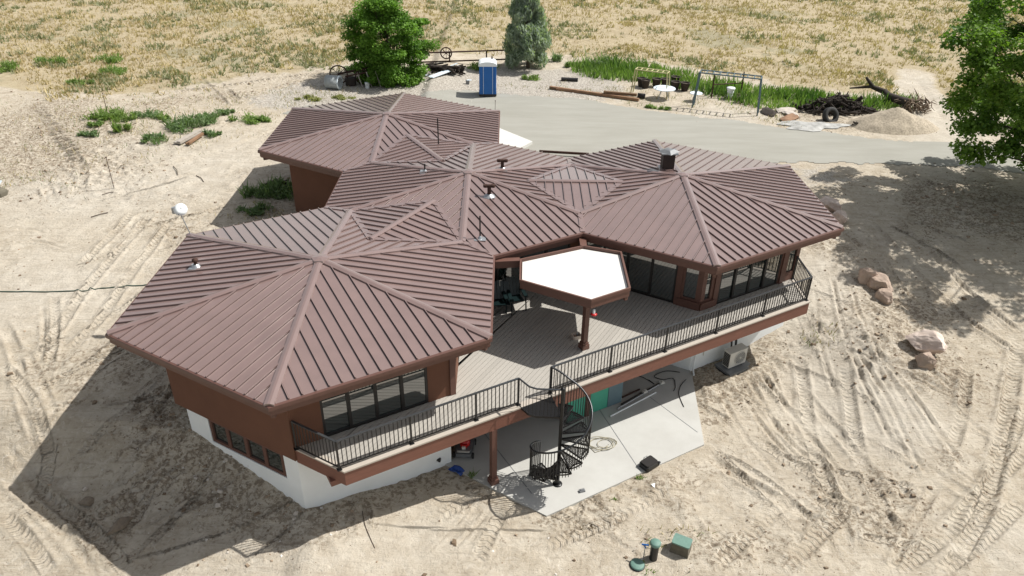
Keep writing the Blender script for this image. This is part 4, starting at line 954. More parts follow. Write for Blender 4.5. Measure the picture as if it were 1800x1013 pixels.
# things on the slab
q = bp(1140, 819, ZS); t = thing('tool_case', 'black plastic tool case lying near the front edge of the concrete patio', 'case', (q[0], q[1], ZS), R(38))
mb = MB(); mb.prism([(-.27, -.16), (-.22, -.2), (.22, -.2), (.27, -.16), (.27, .16), (.22, .2), (-.22, .2), (-.27, .16)], .0, .15); mb.build('case_body', 'blackpl', t, True)
mb = MB(); mb.prism([(-.24, -.14), (-.2, -.17), (.2, -.17), (.24, -.14), (.24, .14), (.2, .17), (-.2, .17), (-.24, .14)], .15, .21); mb.build('lid', MT['frame'], t, True); mb = MB(); mb.tube([(-.08, .17, .2), (-.07, .17, .26), (.07, .17, .26), (.08, .17, .2)], .012, 6); mb.build('handle', 'grey', t, True)
q = bp(1157, 818, ZS); t = thing('stake', 'short dark stub at the patio edge beside the black case', 'stub', (q[0], q[1], ZS)); mb = MB(); mb.tube([(0, 0, 0), (.02, 0, .12)], .03, 7); mb.build('stub_pipe', 'blackpl', t, True); mb = MB(); mb.lathe((.02, 0, .12), [(.05, 0), (.04, .03), (0, .04)], 8); mb.build('cap', 'blackpl', t, True)
q = bp(1023, 864, ZS); mb = MB(); mb.box((0, 0, .03), (.09, .055, .03), rz=.3); mb.box((.0, .0, .07), (.05, .03, .012), rz=.3); o = mb.build('small_block', 'grey'); o.location = (q[0], q[1], ZS); tag(o, 'small grey block alone on the sunlit concrete near the stair foot', 'block')
def coil(name, lab, u, v, turns, r0, m, cat, tail):
    q = bp(u, v, ZS); pts = []
    for i in range(turns * 18):
        a = i / 18 * 2 * math.pi; r = r0 * (1 + .28 * math.sin(a * .37 + 1) + .12 * math.sin(a * 1.9)); pts.append((q[0] + r * math.cos(a) * 1.35 + .12 * math.sin(a * .21), q[1] + r * math.sin(a) * .8, ZS + .012 + .003 * (i % 4) + .0006 * i))
    for (x, y) in tail: p = bp(x, y, ZS); pts.append((p[0], p[1], ZS + .014))
    mb = MB(); mb.tube(pts, .011, 6); tag(mb.build(name, m), lab, cat)
coil('hose_coil', 'pale hose coiled loosely on the sunlit patio right of the spiral stair', 1058, 781, 4, .30, 'hosepale', 'hose', [(1066, 790), (1046, 796), (1038, 788)])
def cable(name, lab, pts, r, m, cat, z=None):
    P = [np.array([*(bp(u, v, z)[:2] if z is not None else G(u, v)[:2])]) for u, v in pts]; t = np.linspace(0, len(P) - 1, (len(P) - 1) * 6 + 1); out = []
    A = np.array(P)
    for tt in t:
        i = min(int(tt), len(P) - 2); f = tt - i; p0, p1, p2, p3 = A[max(i - 1, 0)], A[i], A[i + 1], A[min(i + 2, len(P) - 1)]
        q = .5 * ((2 * p1) + (-p0 + p2) * f + (2 * p0 - 5 * p1 + 4 * p2 - p3) * f * f + (-p0 + 3 * p1 - 3 * p2 + p3) * f ** 3)
        out.append((q[0], q[1], (z if z is not None else H(q[0], q[1])) + r + .004))
    mb = MB(); mb.tube(out, r, 6); return tag(mb.build(name, m), lab, cat)
cable('cable', 'dark cable curving in a hook along the right edge of the patio', [(1206, 668), (1197, 678), (1193, 692), (1197, 705), (1202, 716)], .014, 'blackpl', 'cable', ZS)
cable('cable', 'dark looped cable on the shaded patio by the white return wall', [(1195, 655), (1170, 653), (1150, 662), (1165, 668), (1183, 666), (1187, 680), (1184, 688)], .014, 'blackpl', 'cable', ZS)
cable('cable', 'dark cable lying farther back on the shaded patio', [(1110, 660), (1130, 664), (1150, 676), (1140, 668)], .012, 'blackpl', 'cable', ZS)
def rod(name, lab, a, b, r, m, cat, z=ZS, hz=.03, grp=None, n=8):
    p = bp(*a, z); q = bp(*b, z); mb = MB(); mb.tube([(p[0], p[1], z + hz), (q[0], q[1], z + hz)], r, n); return tag(mb.build(name, m), lab, cat, grp)
rod('pipe', 'long white pipe lying at the edge of the patio shade, frontmost of the pile', (1073, 733), (1153, 691), .028, 'white', 'pipe', grp='long pipes and bars lying on the patio')
rod('pipe', 'grey metal pipe lying just behind the long white pipe', (1085, 720), (1163, 675), .032, 'galv', 'pipe', grp='long pipes and bars lying on the patio')
rod('pipe', 'dark bar lying behind the grey pipe on the shaded patio', (1092, 712), (1158, 676), .03, 'frame', 'pipe', hz=.032, grp='long pipes and bars lying on the patio')
rod('pipe', 'rusty brown bar lying nearest the grey blue basement door', (1094, 700), (1124, 686), .035, 'rust', 'pipe', hz=.036, grp='long pipes and bars lying on the patio')
for u, v, lab in ((1163, 676, 'white bracket at the far end of the grey pipe'), (1133, 692, 'white bracket halfway along the pipe pile')):
    q = bp(u, v, ZS); mb = MB(); mb.box((0, 0, .04), (.09, .06, .04), rz=.5); mb.box((.02, 0, .10), (.03, .04, .02), rz=.5); o = mb.build('bracket', 'acwhite'); o.location = (q[0], q[1], ZS + .05); tag(o, lab, 'bracket', 'white brackets on the pipe pile')
q = GP(767, 822); t = thing('drain_elbow', 'black plastic drain elbow at the foot of the white basement wall', 'drain pipe', q); mb = MB(); mb.tube([(0, .05, -.1), (0, .04, .25), (.04, .0, .36), (.12, -.03, .36)], .06, 10); mb.build('elbow_pipe', 'blackpl', t, True); mb = MB(); mb.tube([(.10, -.03, .36), (.15, -.04, .36)], .075, 10); mb.build('collar', 'blackpl', t, True)
q = GP(803, 829); mb = MB(); n = 9
for i in range(n):
    for j in range(n): x = (i / 8 - .5) * .5; y = (j / 8 - .5) * .26; mb.v.append((x, y, .06 + .09 * float(vnoise(x, y, .09, 5)) - (abs(x) * .2)))
mb.f = [(i * n + j, (i + 1) * n + j, (i + 1) * n + j + 1, i * n + j + 1) for i in range(n - 1) for j in range(n - 1)]; mb.sm = [False] * len(mb.f); o = mb.build('blue_tarp', 'bluetarp'); o.location = q; o.rotation_euler = (0, 0, R(-35)); so_ = o.modifiers.new('s', 'SOLIDIFY'); so_.thickness = .012; tag(o, 'crumpled bright blue tarp scrap beside the patio corner', 'tarp')

# septic risers in front
q = GP(1196, 968); t = thing('riser_box', 'brown soil caked box with a faded square green lid in front of the house', 'utility box', q, R(-28))
mb = MB(); mb.add([(-.34, -.26, -.1), (.34, -.26, -.1), (.34, .26, -.1), (-.34, .26, -.1), (-.29, -.21, .42), (.29, -.21, .42), (.29, .21, .42), (-.29, .21, .42)], [(0, 1, 5, 4), (1, 2, 6, 5), (2, 3, 7, 6), (3, 0, 4, 7)]); mb.build('box_wall', 'caked', t, True)
mb = MB(); mb.prism([(-.32, -.2), (-.28, -.24), (.28, -.24), (.32, -.2), (.32, .2), (.28, .24), (-.28, .24), (-.32, .2)], .42, .48); mb.build('lid', 'lidgreen', t, True); t.scale = (.8, .8, .8)
q = GP(1148, 982); t = thing('riser_pipe', 'upright black pipe with a round green cap in front of the house', 'riser pipe', q); mb = MB(); mb.tube([(0, 0, -.1), (0, 0, .62)], .115, 18, smooth=True); mb.build('pipe_wall', 'blackpl', t, True)
mb = MB(); mb.lathe((0, 0, .62), [(.15, -.05), (.155, .02), (.12, .05), (0, .055)], 20); mb.build('cap', 'lidgreen', t, True)
q = GP(1120, 994); t = thing('ground_lid', 'round pale green lid lying almost flush with the sand', 'lid', q); mb = MB(); mb.lathe((0, 0, -.03), [(.19, 0), (.20, .09), (.17, .11), (0, .11)], 22); mb.build('lid_disc', 'lidgreen', t, True); mb = MB(); mb.lathe((0, 0, -.03), [(.215, 0), (.215, .06), (.2, .06)], 22); mb.build('lid_ring', 'blackpl', t, True)
q = GP(1131, 982); t = thing('yard_hydrant', 'thin stake with a bright blue handle beside the capped black pipe', 'valve stake', q); mb = MB(); mb.tube([(0, 0, -.1), (0, 0, .52)], .014, 7); mb.build('stake_rod', 'galv', t, True); mb = MB(); mb.tube([(-.09, .04, .52), (.08, -.03, .57)], .024, 8); mb.tube([(-.02, .0, .5), (.03, .0, .42)], .02, 7); mb.build('handle', MT['blue'], t, True)
q = GP(1147, 857); mb = MB(); mb.add([(-.1, 0, .2), (.12, .05, .24), (.08, -.09, .18), (.06, -.22, .16), (-.03, -.12, .17)], [(0, 4, 2, 1), (4, 3, 2)]); o = mb.build('paper_scrap', 'white'); o.scale = (.6, .6, .6); o.location = q + Vector((0, 0, -.1)); o.modifiers.new('s', 'SOLIDIFY').thickness = .008; tag(o, 'white paper scrap on the dark soil mound below the patio', 'scrap')

# long cables and sticks on the ground
cable('hose', 'dark green hose running across the sand from the left to the front roof', [(-60, 516), (0, 513), (60, 514), (130, 513), (160, 510), (200, 506), (250, 503), (300, 500)], .022, 'hose', 'hose')
cable('stick', 'thin dark stick lying in a track on the sand below the basement wall', [(637, 900), (641, 922), (650, 945), (659, 965)], .011, 'bark', 'stick')
for a, b, lab in (((305, 293), (313, 310), 'dark stick on the pale track left of the back roof'), ((345, 310), (358, 320), 'pale stick on the track nearest the back roof'), ((180, 345), (200, 340), 'thin stick lying by the survey stake'), ((160, 382), (190, 375), 'long thin stick lying on the pale sand at left')):
    p = GP(*a); q = GP(*b); mb = MB(); mb.tube([p + Vector((0, 0, .03)), (p + q) / 2 + Vector((.05, .05, .05)), q + Vector((0, 0, .03))], .02, 6); tag(mb.build('stick', 'bark'), lab, 'stick', 'sticks on the graded sand')
for (u, v), hh, lab in (((191, 207), 1.5, 'thin rusty stake standing in the green weed clump'), ((201, 333), 1.6, 'thin rusty stake standing on the pale sand'), ((141, 152), 1.1, 'thin stake at the edge of the dry field'), ((870, 205), 1., 'thin stake beside the right corner of the back roof')):
    q = GP(u, v); mb = MB(); mb.tube([q - Vector((0, 0, .1)), q + Vector((.02, 0, hh))], .015, 6); mb.lathe(q + Vector((.02, 0, hh)), [(.03, 0), (.045, .03), (0, .06)], 6); tag(mb.build('stake', 'rust'), lab, 'stake', 'thin metal stakes')
for a, b, w_, m, lab in (((312, 256), (352, 235), .5, 'greywood', 'wide grey board lying at the foot of the green bushes'), ((330, 258), (356, 240), .25, 'orangewood', 'narrow brown board lying right of the wide grey board')):
    p = GP(*a); q = GP(*b); mb = MB(); mb.bar(p + Vector((0, 0, .12)), q + Vector((0, 0, .16)), w_, .07); mb.bar(p + Vector((.1, 0, .19)), q + Vector((.05, 0, .23)), w_ * .45, .05); tag(mb.build('board', m), lab, 'board', 'boards by the bushes')
q = GP(-3, 344); t = thing('scrap_sheet', 'pale crumpled sheet over dark scrap at the left edge of the photo', 'scrap', q); mb = MB(); mb.add([(-.5, -.2, .3), (.1, -.3, .3), (.3, .2, .7), (-.3, .3, .8)], [(0, 1, 2, 3)]); o = mb.build('sheet', 'palewhite', t, True); o.modifiers.new('s', 'SOLIDIFY').thickness = .03
mb = MB(); mb.lathe((0, 0, 0), [(.5, -.1), (.45, .2), (.2, .4), (0, .42)], 9, False); mb.build('heap', MT['caked'], t, True)

# weather sensor / dish on the far left roof corner
c = CEN['A'] + (S - .12) * V(150); t = thing('satellite_dish', 'small white satellite dish on a leaning mast at the left roof corner', 'satellite dish', (c[0], c[1], .03))
mb = MB(); top = np.array([-.22, .02, .85]); mb.tube([(0, 0, -.02), top * .5, top], .018, 7); mb.build('mast', 'galv', t, True)
mb = MB(); n = 16; ring = []; prof = [(0, .07), (.12, .055), (.22, .0)]; 
mb.lathe((0, 0, 0), prof, n); o = mb.build('dish', 'white', t, True); o.location = tuple(top + (.06, -.02, .12)); o.rotation_euler = (R(-52), 0, R(200)); o.modifiers.new('s', 'SOLIDIFY').thickness = .012
mb = MB(); mb.box(tuple(top + (-.14, 0, .08)), (.10, .06, .11)); mb.build('receiver', MT['galv'], t, True)
mb = MB(); mb.tube([tuple(top), tuple(top + (.04, -.22, .02))], .012, 6); mb.build('feed_arm', 'frame', t, True)

# portable toilet
q = bp(857, 169, -.46 * S); t = thing('portable_toilet', 'bright blue portable toilet with white domed roof on the paved yard', 'portable toilet', (q[0], q[1] + .55, float(zlow(q[0], q[1])) + .07), R(2))
W2, D2, HB = .58, .58, 2.02
mb = MB(); mb.box((0, 0, .06), (W2 + .02, D2 + .02, .06)); mb.build('skid_base', MT['frame'], t, True)
mb = MB(); mb.prism([(-W2, -D2 + .05), (-W2 + .05, -D2), (W2 - .05, -D2), (W2, -D2 + .05), (W2, D2 - .05), (W2 - .05, D2), (-W2 + .05, D2), (-W2, D2 - .05)], .12, HB)
for x in (-.52, .52): mb.box((x, 0, HB / 2 + .06), (.03, D2 + .015, HB / 2 - .08))
for i in range(5): mb.box((-.22 + i * .11, -D2 - .008, 1.1), (.02, .01, .8))
mb.build('cabin', 'blue', t, True)
mb = MB(); mb.box((0, -D2 - .012, 1.08), (.34, .012, .93)); mb.build('door', MT['blue'], t, True)
for x in (-.30, .33): mb = MB(); mb.box((x, -D2 - .028, 1.07), (.012, .006, .92)); mb.build('corner_strip', 'palewhite', t, True)
mb = MB(); pf = [(W2 + .04) * math.cos(a) for a in np.linspace(0, math.pi, 13)]; vs = []
for y in (-D2 - .05, D2 + .05):
    for a in np.linspace(0, math.pi, 13): vs.append(((W2 + .05) * math.cos(a), y, HB - .02 + .30 * math.sin(a) ** .75))
mb.add(vs, [(i, i + 1, 14 + i, 13 + i) for i in range(12)], True); mb.add(vs[:13], [tuple(range(13))]); mb.add(vs[13:], [tuple(range(13))[::-1]]); mb.add([vs[0], vs[12], vs[25], vs[13]], [(0, 1, 2, 3)]); mb.build('domed_roof', 'potwhite', t, True)
mb = MB(); mb.tube([(.3, .4, HB), (.3, .4, HB + .42)], .05, 8); mb.build('vent_stack', MT['frame'], t, True)

# rocks
def rock(name, u, v, r, lab, m='rock', sq=(1, 1, .75), seed=1, grp='boulders on the bank right of the house', cat='boulder', dz_=.25):
    import mathutils
    q = GP(u, v); bmx = __import__('bmesh').new(); __import__('bmesh').ops.create_icosphere(bmx, subdivisions=4, radius=1); rg = random.Random(seed)
    planes = [(Vector((rg.gauss(0, 1), rg.gauss(0, 1), rg.gauss(0, .8))).normalized(), rg.uniform(.52, .85)) for _ in range(15)]
    for vv in bmx.verts:
        co = vv.co.copy()
        for n_, d_ in planes:
            k = co.dot(n_)
            if k > d_: co -= n_ * (k - d_) * .93
        k = 1 + .10 * mathutils.noise.noise(co * 2.4 + Vector((seed, 0, 0))) + .06 * mathutils.noise.noise(co * 6) + .03 * mathutils.noise.noise(co * 15)
        vv.co = Vector((co.x * sq[0], co.y * sq[1], co.z * sq[2])) * r * k
    me = bpy.data.meshes.new(name); bmx.to_mesh(me); bmx.free(); me.materials.append(MT[m]); o = bpy.data.objects.new(name, me); COL.objects.link(o)
    o.location = q + Vector((0, 0, r * sq[2] * (1 - dz_ * 2) )); o.rotation_euler = (0, 0, rg.uniform(0, 6)); return tag(o, lab, cat, grp)
rock('boulder', 1522, 496, .52, 'pinkish boulder at the upper left of the three boulder cluster', 'rock', (1, .8, .8), 2)
rock('boulder', 1545, 509, .60, 'largest grey brown boulder in the middle of the three boulder cluster', 'rock', (1.15, .8, .75), 5)
rock('boulder', 1554, 528, .46, 'reddish boulder lowest in the three boulder cluster', 'rock', (1, .9, .85), 9)
rock('boulder', 1622, 618, .78, 'large pale pink boulder at the top of the two boulder pair', 'rockpale', (1.1, .85, .75), 14)
rock('boulder', 1622, 645, .48, 'smaller pale and brown boulder below the large pale pink one', 'rock', (1, .9, .8), 23)
rock('boulder', 1457, 368, .62, 'pale pink boulder half hidden behind the right roof edge', 'rockpale', (1, .9, .7), 31)
rock('boulder', 1476, 390, .5, 'pale tan boulder next to the right tip of the roof', 'rockpale', (1, .9, .7), 37)
rg = random.Random(9)
for i, (u, v, r_) in enumerate([(531,765,.13),(440,820,.10),(462,806,.08),(399,812,.09),(388,868,.10),(345,842,.09),(385,893,.12),(150,862,.10),(520,905,.10),(517,914,.07),(300,700,.07),(366,846,.07),(398,745,.08)]):
    rock('stone', u, v, r_, 'small pale stone scattered in the shade left of the house', 'rockflat', (1, .8, .7), 50 + i, 'small stones in the shadow of the front roof', 'stone')
rock('stone', 153, 885, .2, 'dark flat stone ringed by sand within the lower left shadow', 'clodrock', (1.3, .9, .6), 71, 'dark stones', 'stone'); rock('stone', 212, 927, .3, 'wide dark clod lowest in the left shadow', 'clodrock', (1.5, .8, .5), 72, 'dark stones', 'stone')
for (u, v, r_, m, lab) in ((1352, 200, .75, 'charred', 'dark flat slab at the foot of the blue grey frame'), (1378, 196, .7, 'rockflat', 'pale flat slab behind the white slab'), (1392, 203, .8, 'rockflat', 'long white flat slab in the middle of the slab heap'), (1388, 209, .75, 'orangewood', 'brown flat slab nearest the paved road')):
    rock('rock_slab', u, v, r_, lab, m, (1.3, .7, .22), int(u), 'flat slabs beside the brush pile', 'slab')

# gravel mound
gmx = GP(1570, 222); n = 44; vs = []; 
for j in range(n):
    for i in range(n):
        x = (i / (n - 1) * 2 - 1) * 3.1; y = (j / (n - 1) * 2 - 1) * 2.0; d = math.hypot(x / 3.0, y / 1.9); h = max(0, 1 - d) ** .9 * 1.25
        vs.append((gmx.x + x, gmx.y + y, float(zlow(gmx.x + x, gmx.y + y)) - .12 + h * (1 + .1 * (float(vnoise(x, y, .6, 3)) - .5)) + .1 * float(vnoise(x, y, .3, 4)) * min(1, h * 3) + .05 * float(vnoise(x, y, .12, 6)) * min(1, h * 3)))
MT['gravelm'] = mat('tan gravel', (.50, .43, .33), .95, 0, .55, 9, .8, 22)
gv_ = meshnp('gravel_mound', vs, [(j * n + i, j * n + i + 1, (j + 1) * n + i + 1, (j + 1) * n + i) for j in range(n - 1) for i in range(n - 1)], 'gravelm', smooth=True); tag(gv_, 'low mound of tan gravel between the paved road and the fallen log', 'gravel mound', kind=None)
vs = []; n = 30; q = G(1425, 222)
for j in range(n):
    for i in range(n):
        a = i / n * 2 * math.pi; rr_ = j / (n - 1); r_ = rr_ * (1 + .25 * math.sin(a * 3 + 1) + .15 * math.sin(a * 7)); x = q.x + 2.0 * r_ * math.cos(a); y = q.y + .9 * r_ * math.sin(a); vs.append((x, y, H(x, y) + .05 + .07 * (1 - rr_ ** 2)))
MT['ash'] = mat('pale ash', (.50, .50, .48), .95, 0, .6, 2.2, .3, 20)
tag(meshnp('ash_patch', vs, [(j * n + i, (j + 1) * n + i, (j + 1) * n + (i + 1) % n, j * n + (i + 1) % n) for j in range(n - 1) for i in range(n)], 'ash', smooth=True), 'grey white ash spread in front of the brush pile', None, kind='stuff')

# brush pile of dead branches
q = GP(1468, 196); mb = MB(); rg = random.Random(4)
for i in range(230):
    a = rg.uniform(0, 6.28); r_ = rg.random() ** .6; x = q.x + 2.3 * r_ * math.cos(a); y = q.y + 1.1 * r_ * math.sin(a); z = q.z + rg.uniform(0, 1.0) * (1 - r_ ** 1.5) + .1
    d = Vector((rg.gauss(0, 1), rg.gauss(0, .6), rg.gauss(0, .35))).normalized() * rg.uniform(.4, 1.5); p = Vector((x, y, z)); r0 = rg.choice([.03, .045, .07, .11])
    mb.tube([p - d / 2, p + Vector((rg.gauss(0, .06), rg.gauss(0, .06), rg.gauss(0, .06))), p + d / 2], [r0, r0 * .8, r0 * .5], 5)
tag(mb.build('brush_pile', 'charred'), 'tangled heap of dead dark branches beside the paved road', 'brush pile')
t = thing('tire', 'black tire leaning at the front of the brush pile', 'tire', GP(1458, 212) + Vector((0, 0, .3)), 0); 
def tyre(t, r=.36, w=.24, rx=R(65), m='rubber'):
    mb = MB(); mb.lathe((0, 0, 0), [(r * .55, -w * .4), (r * .62, -w / 2), (r * .92, -w / 2), (r, -w * .35), (r, w * .35), (r * .92, w / 2), (r * .62, w / 2), (r * .55, w * .4), (r * .55, -w * .4)], 24); o = mb.build('tread_ring', m, t, True); o.rotation_euler = (rx, 0, .3); return o
tyre(t, .55, .34); mb = MB()
# fallen log with root ball
a = GP(1527, 172); b = GP(1560, 188); c = GP(1592, 196); t = thing('fallen_log', 'dark fallen tree trunk with a tangled root ball behind the gravel mound', 'log', a)
mb = MB(); mb.tube([tuple(a + Vector((-.4, .3, 1.35))), tuple(a + Vector((.1, 0, .75))), tuple(a + Vector((.9, -.3, .5))), tuple((a + c) / 2 + Vector((0, 0, .55))), tuple(c + Vector((0, 0, .55)))], [.08, .15, .20, .25, .30], 10); mb.tube([tuple(a + Vector((.1, 0, .8))), tuple(a + Vector((-1.4, .2, .6)))], [.12, .05], 7); mb.build('trunk', 'charred', t)
mb = MB(); rg = random.Random(8); MT['rootm'] = mat('pale roots', (.24, .18, .13), .95, 0, .5, 5, .4, 20)
for i in range(120):
    ctr = c + Vector((rg.uniform(-.3, 1.5), rg.uniform(-.5, .5), rg.uniform(.05, .7))); d = Vector((rg.gauss(0, 1), rg.gauss(0, 1), rg.gauss(0, .8))).normalized() * rg.uniform(.3, .9); r0 = rg.uniform(.02, .08); mb.tube([ctr, ctr + d * .5 + Vector((0, 0, rg.uniform(-.1, .2))), ctr + d], [r0, r0 * .7, r0 * .25], 5)
mb.build('root_ball', 'rootm', t)
mb = MB(); q = GP(1512, 222)
for i in range(26): d = Vector((rg.gauss(0, .25), rg.gauss(0, .12), rg.uniform(.02, .2))); mb.tube([q + d, q + d + Vector((rg.gauss(0, .3), rg.gauss(0, .12), rg.uniform(-.02, .15)))], .05, 5)
tag(mb.build('branch_heap', 'charred'), 'small heap of dark sticks on the sand left of the gravel mound', 'brush pile')

# playground frames
def ladderframe(name, lab, base, hgt, wid, rungs, m, r, grp):
    """base: two near foot points and direction; overhead ladder on four legs"""
    a, b = base; a = Vector((a.x, a.y, a.z)); b = Vector((b.x, b.y, b.z)); d = (b - a); d.z = 0; L = d.length; d /= L; nrm = Vector((-d.y, d.x, 0)); t = thing(name, lab, 'climbing frame', a, group=grp)
    zt_ = max(a.z, b.z) + hgt
    for s_, e in ((0, a), (1, b)):
        for k in (0, 1):
            f = e + nrm * wid * k; tp = Vector((f.x, f.y, zt_)) + (d * .18 if s_ == 0 else -d * .18); mb = MB(); mb.tube([f - Vector((0, 0, .1)), tp], r, 7); mb.build('leg', m, t)
    for k in (0, 1):
        f0 = a + nrm * wid * k; f1 = b + nrm * wid * k; mb = MB(); mb.tube([(f0.x + d.x * .18, f0.y + d.y * .18, zt_), (f1.x - d.x * .18, f1.y - d.y * .18, zt_)], r, 7); mb.build('side_rail', m, t)
    for i in range(rungs + 1):
        p = a + d * (.18 + (L - .36) * i / rungs); p2 = p + nrm * wid; mb = MB(); mb.tube([(p.x, p.y, zt_), (p2.x, p2.y, zt_)], r * .85, 6); mb.build('rung', m, t)
    return t
ladderframe('monkey_bars', 'larger blue grey overhead ladder frame at the edge of the paved yard', (GP(1216, 190), GP(1331, 204)), 2.35, .75, 9, 'bluepipe', .045, 'overhead ladder frames')
ladderframe('monkey_bars', 'smaller pale yellow overhead ladder frame among the green weeds', (GP(1108, 166), GP(1172, 175)), 1.75, .6, 6, 'yellow', .04, 'overhead ladder frames')
a, b = GP(1250, 173), GP(1301, 170); t = thing('swing_frame', 'rusty brown goalpost frame standing behind the blue grey ladder frame', 'frame', a)
for e in (a, b): mb = MB(); mb.tube([e - Vector((0, 0, .1)), e + Vector((0, 0, 1.7))], .05, 7); mb.build('upright', 'rust', t)
mb = MB(); mb.tube([a + Vector((0, 0, .95)), b + Vector((0, 0, .95))], .035, 6); mb.build('crossbar', 'rust', t)
mb = MB(); mb.tube([a + Vector((0, .5, 1.7)), b + Vector((0, .5, 1.7))], .03, 6); 
def table(u, v, r, h, lab):
    q = GP(u, v); t = thing('round_table', lab, 'table', q, group='round tables by the climbing frames'); mb = MB(); mb.lathe((0, 0, h), [(0, -.02), (r, -.02), (r, .02), (0, .02)], 28, False); mb.build('tabletop', 'palewhite', t, True)
    for k in range(4): a = k * 1.571 + .6; mb = MB(); mb.tube([(r * .25 * math.cos(a), r * .25 * math.sin(a), h), (r * .7 * math.cos(a), r * .7 * math.sin(a), -.05)], .02, 6); mb.build('leg', 'galv', t, True)
table(1166, 174, .75, .72, 'larger pale blue round table beside the yellow frame'); table(1222, 178, .42, .55, 'smaller pale blue round table behind the leg of the blue grey frame')
p0 = None
for i, (u, v) in enumerate(((1127, 152), (1134, 155), (1153, 153), (1169, 153), (1186, 158), (1186, 149), (1203, 160))):
    q = GP(u, v)
    if i == 0:
        labs = ['leftmost dark planter tub behind the round tables', 'dark planter tub touching the leftmost one', 'dark planter tub third from left in the row', 'dark planter tub fourth from left in the row', 'front dark planter tub right of the larger table', 'rear dark planter tub right of the larger table', 'rightmost dark planter tub beside the blue grey frame']
        t = p0 = thing('planter_tub', labs[0], 'planter', q, group='dark planter tubs')
        mb = MB(); mb.lathe((0, 0, 0), [(.22, 0), (.32, .55), (.35, .55), (.35, .6), (.29, .6), (.27, .5)], 16); mb.build('tub', 'charred', t, True); mb = MB(); mb.lathe((0, 0, .5), [(.28, 0), (.15, .03), (0, .04)], 16); mb.build('soil', 'bark', t, True)
    else: dup(p0, q, i * .7, labs[i])
q = GP(1282, 174); t = thing('stacked_pots', 'stack of white pots inside the rusty frame', 'pots', q)
for k, (z, r_) in enumerate(((0, .2), (.28, .24), (.52, .3))): mb = MB(); mb.lathe((0, 0, z), [(r_ * .7, 0), (r_, .22), (r_ * .95, .26), (0, .27)], 14); mb.build('pot', 'potwhite', t, True)
q = GP(1296, 175); t = thing('small_pot', 'brown and white pot just right of the stacked white pots', 'pot', q); mb = MB(); mb.lathe((0, 0, 0), [(.15, 0), (.2, .3), (.18, .34), (0, .34)], 12); mb.build('pot_body', 'cream', t, True); mb = MB(); mb.lathe((0, 0, .34), [(.2, 0), (.2, .06), (0, .08)], 12); mb.build('pot_rim', 'rust', t, True)
def drum(u, v, L, r, ang, lab, m='rubber'):
    q = GP(u, v) + Vector((0, 0, r * .9)); d = Vector((math.cos(ang), math.sin(ang), 0)) * L / 2; mb = MB(); mb.tube([q - d, q + d], r, 14); mb.tube([q - d * 1.02, q - d * .9], r * 1.06, 14); mb.tube([q + d * .9, q + d * 1.02], r * 1.06, 14); tag(mb.build('log_section', m), lab, 'log', 'dark log sections')
drum(1001, 143, 1.2, .14, -.15, 'long black log section left of the timber beams'); drum(1127, 173, .5, .18, -.3, 'short black log section at the right end of the timber beams')
for i, (a, b, m, hz, lab) in enumerate((((968, 157), (1115, 176), 'wood', .1, 'longest dark timber beam at the paved yard edge'), ((966, 155), (1122, 177), 'orangewood', .12, 'orange brown timber beam behind the darkest one'), ((978, 159), (1030, 165), 'orangewood', .08, 'short orange timber piece at the left end of the beams'), ((1060, 168), (1118, 173), 'wood', .3, 'brown timber beam stacked on the right end of the pile'))):
    p = GP(*a); q = GP(*b); off = Vector((0, -.22 * (i % 2), hz)); mb = MB(); mb.bar(p + off, q + off, .2, .17); tag(mb.build('timber_beam', m), lab, 'beam', 'timber beams along the yard')

# farm relics left of the blue toilet
q = GP(587, 156); t = thing('concrete_pipe', 'grey concrete pipe section lying on its side at the left of the bushy tree', 'concrete pipe', q + Vector((0, 0, .46)), R(-12)); mb = MB(); mb.lathe((0, 0, 0), [(.37, -.48), (.46, -.48), (.46, .48), (.37, .48), (.37, -.48)], 28, axis='x'); mb.build('pipe_ring', 'concretegrey', t, True); mb = MB(); mb.lathe((.44, 0, 0), [(.36, 0), (.485, 0), (.485, .06), (.36, .06)], 28, axis='x'); mb.build('pipe_rim', 'palewhite', t, True)
def wheel(t, c, r, m='rust', ax='y', spokes=8):
    mb = MB(); ring = []
    P = lambda rr_, a: Vector((c[0] + (rr_ * math.cos(a) if ax == 'y' else 0), c[1] + (rr_ * math.cos(a) if ax != 'y' else 0), c[2] + rr_ * math.sin(a)))
    mb.tube([P(r, a) for a in np.linspace(0, 2 * math.pi, 29)], .05, 7, False)
    for k in range(spokes): mb.tube([P(.05, k * 2 * math.pi / spokes), P(r, k * 2 * math.pi / spokes)], .02, 5)
    mb.tube([(c[0] - .1, c[1], c[2]) if ax != 'y' else (c[0], c[1] - .1, c[2]), (c[0] + .1, c[1], c[2]) if ax != 'y' else (c[0], c[1] + .1, c[2])], .08, 8)
    return mb.build('spoked_wheel', m, t, True)
q = GP(607, 152); t = thing('old_farm_implement', 'rusty farm implement with a spoked iron wheel and long poles beside the tree', 'farm implement', q)
wheel(t, (-.45, .3, .75), .62); wheel(t, (1.2, .5, .55), .5)
for a, b, r_ in (((-.4, .3, .8), (3.3, 1.5, 1.35), .07), ((.1, -.2, .75), (3.3, .9, 1.15), .06), ((.2, .2, .35), (3.0, .8, .5), .05)): mb = MB(); mb.tube([a, b], r_, 6); mb.build('pole', 'rust', t, True)
for x in (.9, 1.55, 2.2): mb = MB(); mb.tube([(x, .1, .85 + x * .1), (x + .35, -.15, 0)], .035, 6); mb.build('leg', 'greywood', t, True)
for x in (1.0, 1.7, 2.3): mb = MB(); mb.tube([(x, .5, .9), (x - .15, .6, 0)], .035, 6); mb.build('leg', 'greywood', t, True)
mb = MB(); mb.lathe((.35, .35, 0), [(.38, 0), (.42, .5), (.4, .52), (0, .48)], 14); mb.build('tank', MT['charred'], t, True)
